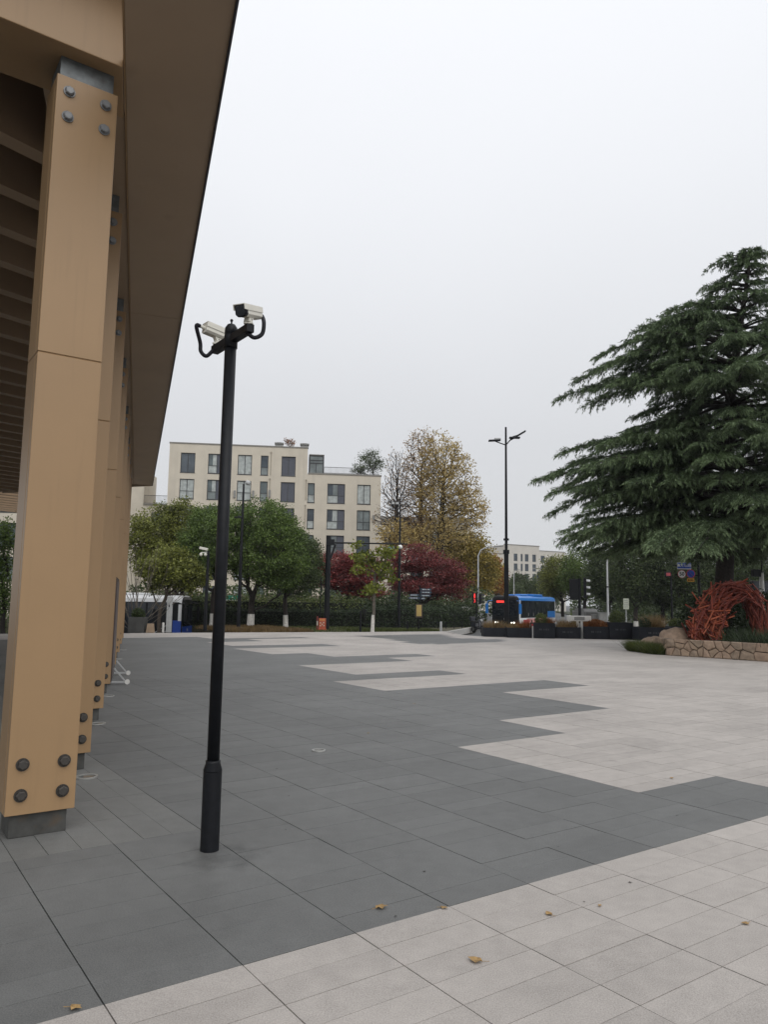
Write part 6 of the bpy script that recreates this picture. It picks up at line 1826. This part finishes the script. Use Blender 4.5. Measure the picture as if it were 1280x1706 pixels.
# pale pole by the dark trees and its board
base = P(1014, 1035, 50, gz(14, 50) - .1); top = at(1012.5, 925, 50).z - base.z
t = empty('pale_pole', base, 0, 'pale grey pole with a dark joint in front of dark trees', 'pole')
b = MB(); b.tube([(0, 0, 0), (0, 0, top)], [.075, .055], 10); b.build('pole', [GREYP], t); b = MB(); b.tube([(0, 0, top * .60), (0, 0, top * .615)], .09, 10); b.build('band', [BLACK], t)
base = P(1044.5, 1035, 58, gz(14, 58) - .1); z1_, z0_ = at(1044, 997, 58).z - base.z, at(1044, 1015, 58).z - base.z
t = empty('white_notice', base, 0, 'faded pale notice board on a thin post behind the round shrub', 'sign')
b = MB(); b.box((0, 0, (z0_ + z1_) / 2), (.42, .04, z1_ - z0_)); b.build('board', [mat('faded_board', (.34, .36, .29), .6, var=.15)], t)
b = MB(); b.tube([(0, .03, 0), (0, .03, z0_ + .1)], .03, 8); b.build('post', [GREYP], t)
b = MB()
for q in range(4): b.box((0, -.023, z1_ - .16 - q * .16), (.3, .004, .05))
o = b.build('print', [MIDGREY], t); o['kind'] = 'stuff'
# utility boxes among the trunks
for px, Y, w_, h_, lb in ((996, 72, .95, 1.35, 'grey cabinet with dark top, left of the two behind the planters'), (1007, 71, 1.0, 1.55, 'grey cabinet right of the two behind the planters')):
    base = P(px, 1035, Y, gz(14, Y) - .1); b = MB(); b.box((0, 0, h_ / 2), (w_, .6, h_)); b.box((0, 0, h_ + .04), (w_ + .08, .7, .08)); o = b.build('street_cabinet', [MIDGREY], None, bevel=.01, loc=base); tag(o, lb, 'cabinet')
# sign cluster on the arm
Ys = 34.5
base = P(1168, 1045, Ys, gz(12, 42) - .1)
zc_ = at(1140, 943, Ys).z - base.z
t = empty('road_sign_cluster', base, 0, 'blue street name plate with speed limit and no parking signs under the cedar', 'road sign')
b = MB(); b.tube([(0, 0, 0), (0, 0, zc_ + .3)], .06, 10); b.bar((0, 0, zc_), (-1.15, 0, zc_ + .02), .05, .05); b.bar((0, 0, zc_ - .42), (-1.1, 0, zc_ - .40), .05, .05); b.build('post', [BLACK], t)
SBL = mat('street_sign_blue', (.02, .075, .42), .35); SW = mat('sign_white', (.72, .72, .72), .4); SR = mat('sign_red', (.40, .03, .05), .4); SY = mat('sign_orange', (.62, .30, .03), .4)
x0 = at(1140, 943, Ys).x - base.x; zz = at(1140, 943, Ys).z - base.z
b = MB(); b.box((x0, -.05, zz), (.64, .02, .30)); pl_ = b.build('street_name_plate', [SW], t, bevel=.01)
b = MB(); b.box((x0, -.062, zz + .015), (.62, .006, .255)); b.build('plate_face', [SBL], pl_)
text_mesh('大站路', .175, SW, 'lettering', pl_, Matrix.Translation((x0 + .06, -.068, zz + .02)) @ Matrix.Rotation(R(90), 4, 'X'), .002)
b = MB(); b.box((x0 - .25, -.067, zz + .005), (.10, .004, .07)); b.add([(x0 - .31, -.069, zz + .04), (x0 - .19, -.069, zz + .04), (x0 - .25, -.069, zz + .10)], [(0, 1, 2)]); b.build('emblem', [SW], pl_)
def disc(t, name, x, y, z, r, m, y2=.012):
    b = MB(); b.tube([(x, y, z), (x, y - y2, z)], r, 28); return b.build(name, [m], t)
xs_, zs_ = at(1136, 956.5, Ys).x - base.x, at(1136, 956.5, Ys).z - base.z
dd = disc(t, 'speed_limit_sign', xs_, -.05, zs_, .185, SR)
disc(dd, 'sign_face', xs_, -.063, zs_, .165, SW, .004)
text_mesh('50', .235, BLACK, 'digits', dd, Matrix.Translation((xs_, -.070, zs_)) @ Matrix.Rotation(R(90), 4, 'X'), .002, .004)
xs_, zs_ = at(1151, 956, Ys).x - base.x, at(1151, 956, Ys).z - base.z
dd = disc(t, 'no_parking_sign', xs_, -.05, zs_, .20, SR)
disc(dd, 'sign_face', xs_, -.063, zs_, .165, SBL, .004)
b = MB(); b.bar((xs_ - .115, -.069, zs_ + .115), (xs_ + .115, -.069, zs_ - .115), .004, .04, upv=(0, 1, 0)); b.build('slash', [SR], dd)
xs_, zs_ = at(1151, 966.5, Ys).x - base.x, at(1151, 966.5, Ys).z - base.z
b = MB(); b.box((xs_, -.05, zs_), (.32, .02, .15)); o_ = b.build('orange_plate', [SY], t)
b = MB()
for q in range(4): b.box((xs_ - .1 + q * .066, -.062, zs_), (.045, .004, .06))
o = b.build('lettering', [BLACK], o_); o['kind'] = 'stuff'
# red banner bit left of the signs
base = P(1116, 1045, 40, gz(12, 42)); zz = at(1116, 957, 40).z - base.z
t = empty('red_signal', base, 0, 'dim red traffic signal half hidden in the foliage left of the speed sign', 'traffic light')
b = MB(); b.tube([(.2, .1, 0), (.2, .1, zz)], .05, 8); b.build('pole', [BLACK], t)
b = MB(); b.box((0, 0, zz), (.34, .16, .26)); b.build('signal_head', [BLACK], t, bevel=.02)
b = MB(); b.box((0, -.085, zz), (.22, .01, .16)); b.build('lens', [mat('dim_red', (.22, .03, .04), .5, emit=.25)], t)
# white pole and dark box on the right edge
base = P(1273.5, 1048, 31, 0.0); top = at(1268, 954, 31).z
t = empty('white_pole', base, 0, 'white round pole standing at the right edge behind the arch', 'pole')
b = MB(); b.tube([(0, 0, 0), (0, 0, top)], [.105, .085], 16); b.build('pole', [WHITE], t, smooth=True)
b = MB(); b.tube([(0, 0, top), (0, 0, top + .05)], [.12, .09], 12); b.box((-.22, 0, top - .02), (.34, .2, .3)); b.bar((0, 0, top + .05), (.05, 0, top + .55), .05, .05); b.build('fitting', [BLACK], t, bevel=.02)
base = P(1268, 1048, 36, 0.0); zz0, zz1 = at(1266, 1005, 36).z, at(1266, 968, 36).z
t = empty('info_screen', base, 0, 'dark information screen cabinet behind the white pole', 'screen')
b = MB(); b.box((.3, 0, (zz0 + zz1) / 2), (1.3, .3, zz1 - zz0)); b.build('cabinet', [BUSB], t, bevel=.02)
for dx in (-.1, .7):
    b = MB(); b.bar((dx, 0, 0), (dx, 0, zz0), .1, .1); b.build('leg', [BLACK], t)
b = MB(); b.box((.3, -.155, (zz0 + zz1) / 2), (1.15, .01, zz1 - zz0 - .14)); b.build('screen', [mat('screen_glass', (.01, .014, .02), .1)], t)

# ------------------------------------------------------------------ damp air
hm = bpy.data.materials.new('haze'); hm.use_nodes = True
ht = hm.node_tree; ht.nodes.clear()
ho = ht.nodes.new('ShaderNodeOutputMaterial'); hv = ht.nodes.new('ShaderNodeVolumePrincipled')
hv.inputs['Color'].default_value = (0.93, 0.95, 0.97, 1); hv.inputs['Density'].default_value = 0.00025; hv.inputs['Anisotropy'].default_value = 0.0
ht.links.new(hv.outputs[0], ho.inputs['Volume'])
b = MB(); b.box((0, 740, 11.5), (900, 1640, 31))
o = b.build('haze', [hm]); tag(o, kind='stuff')
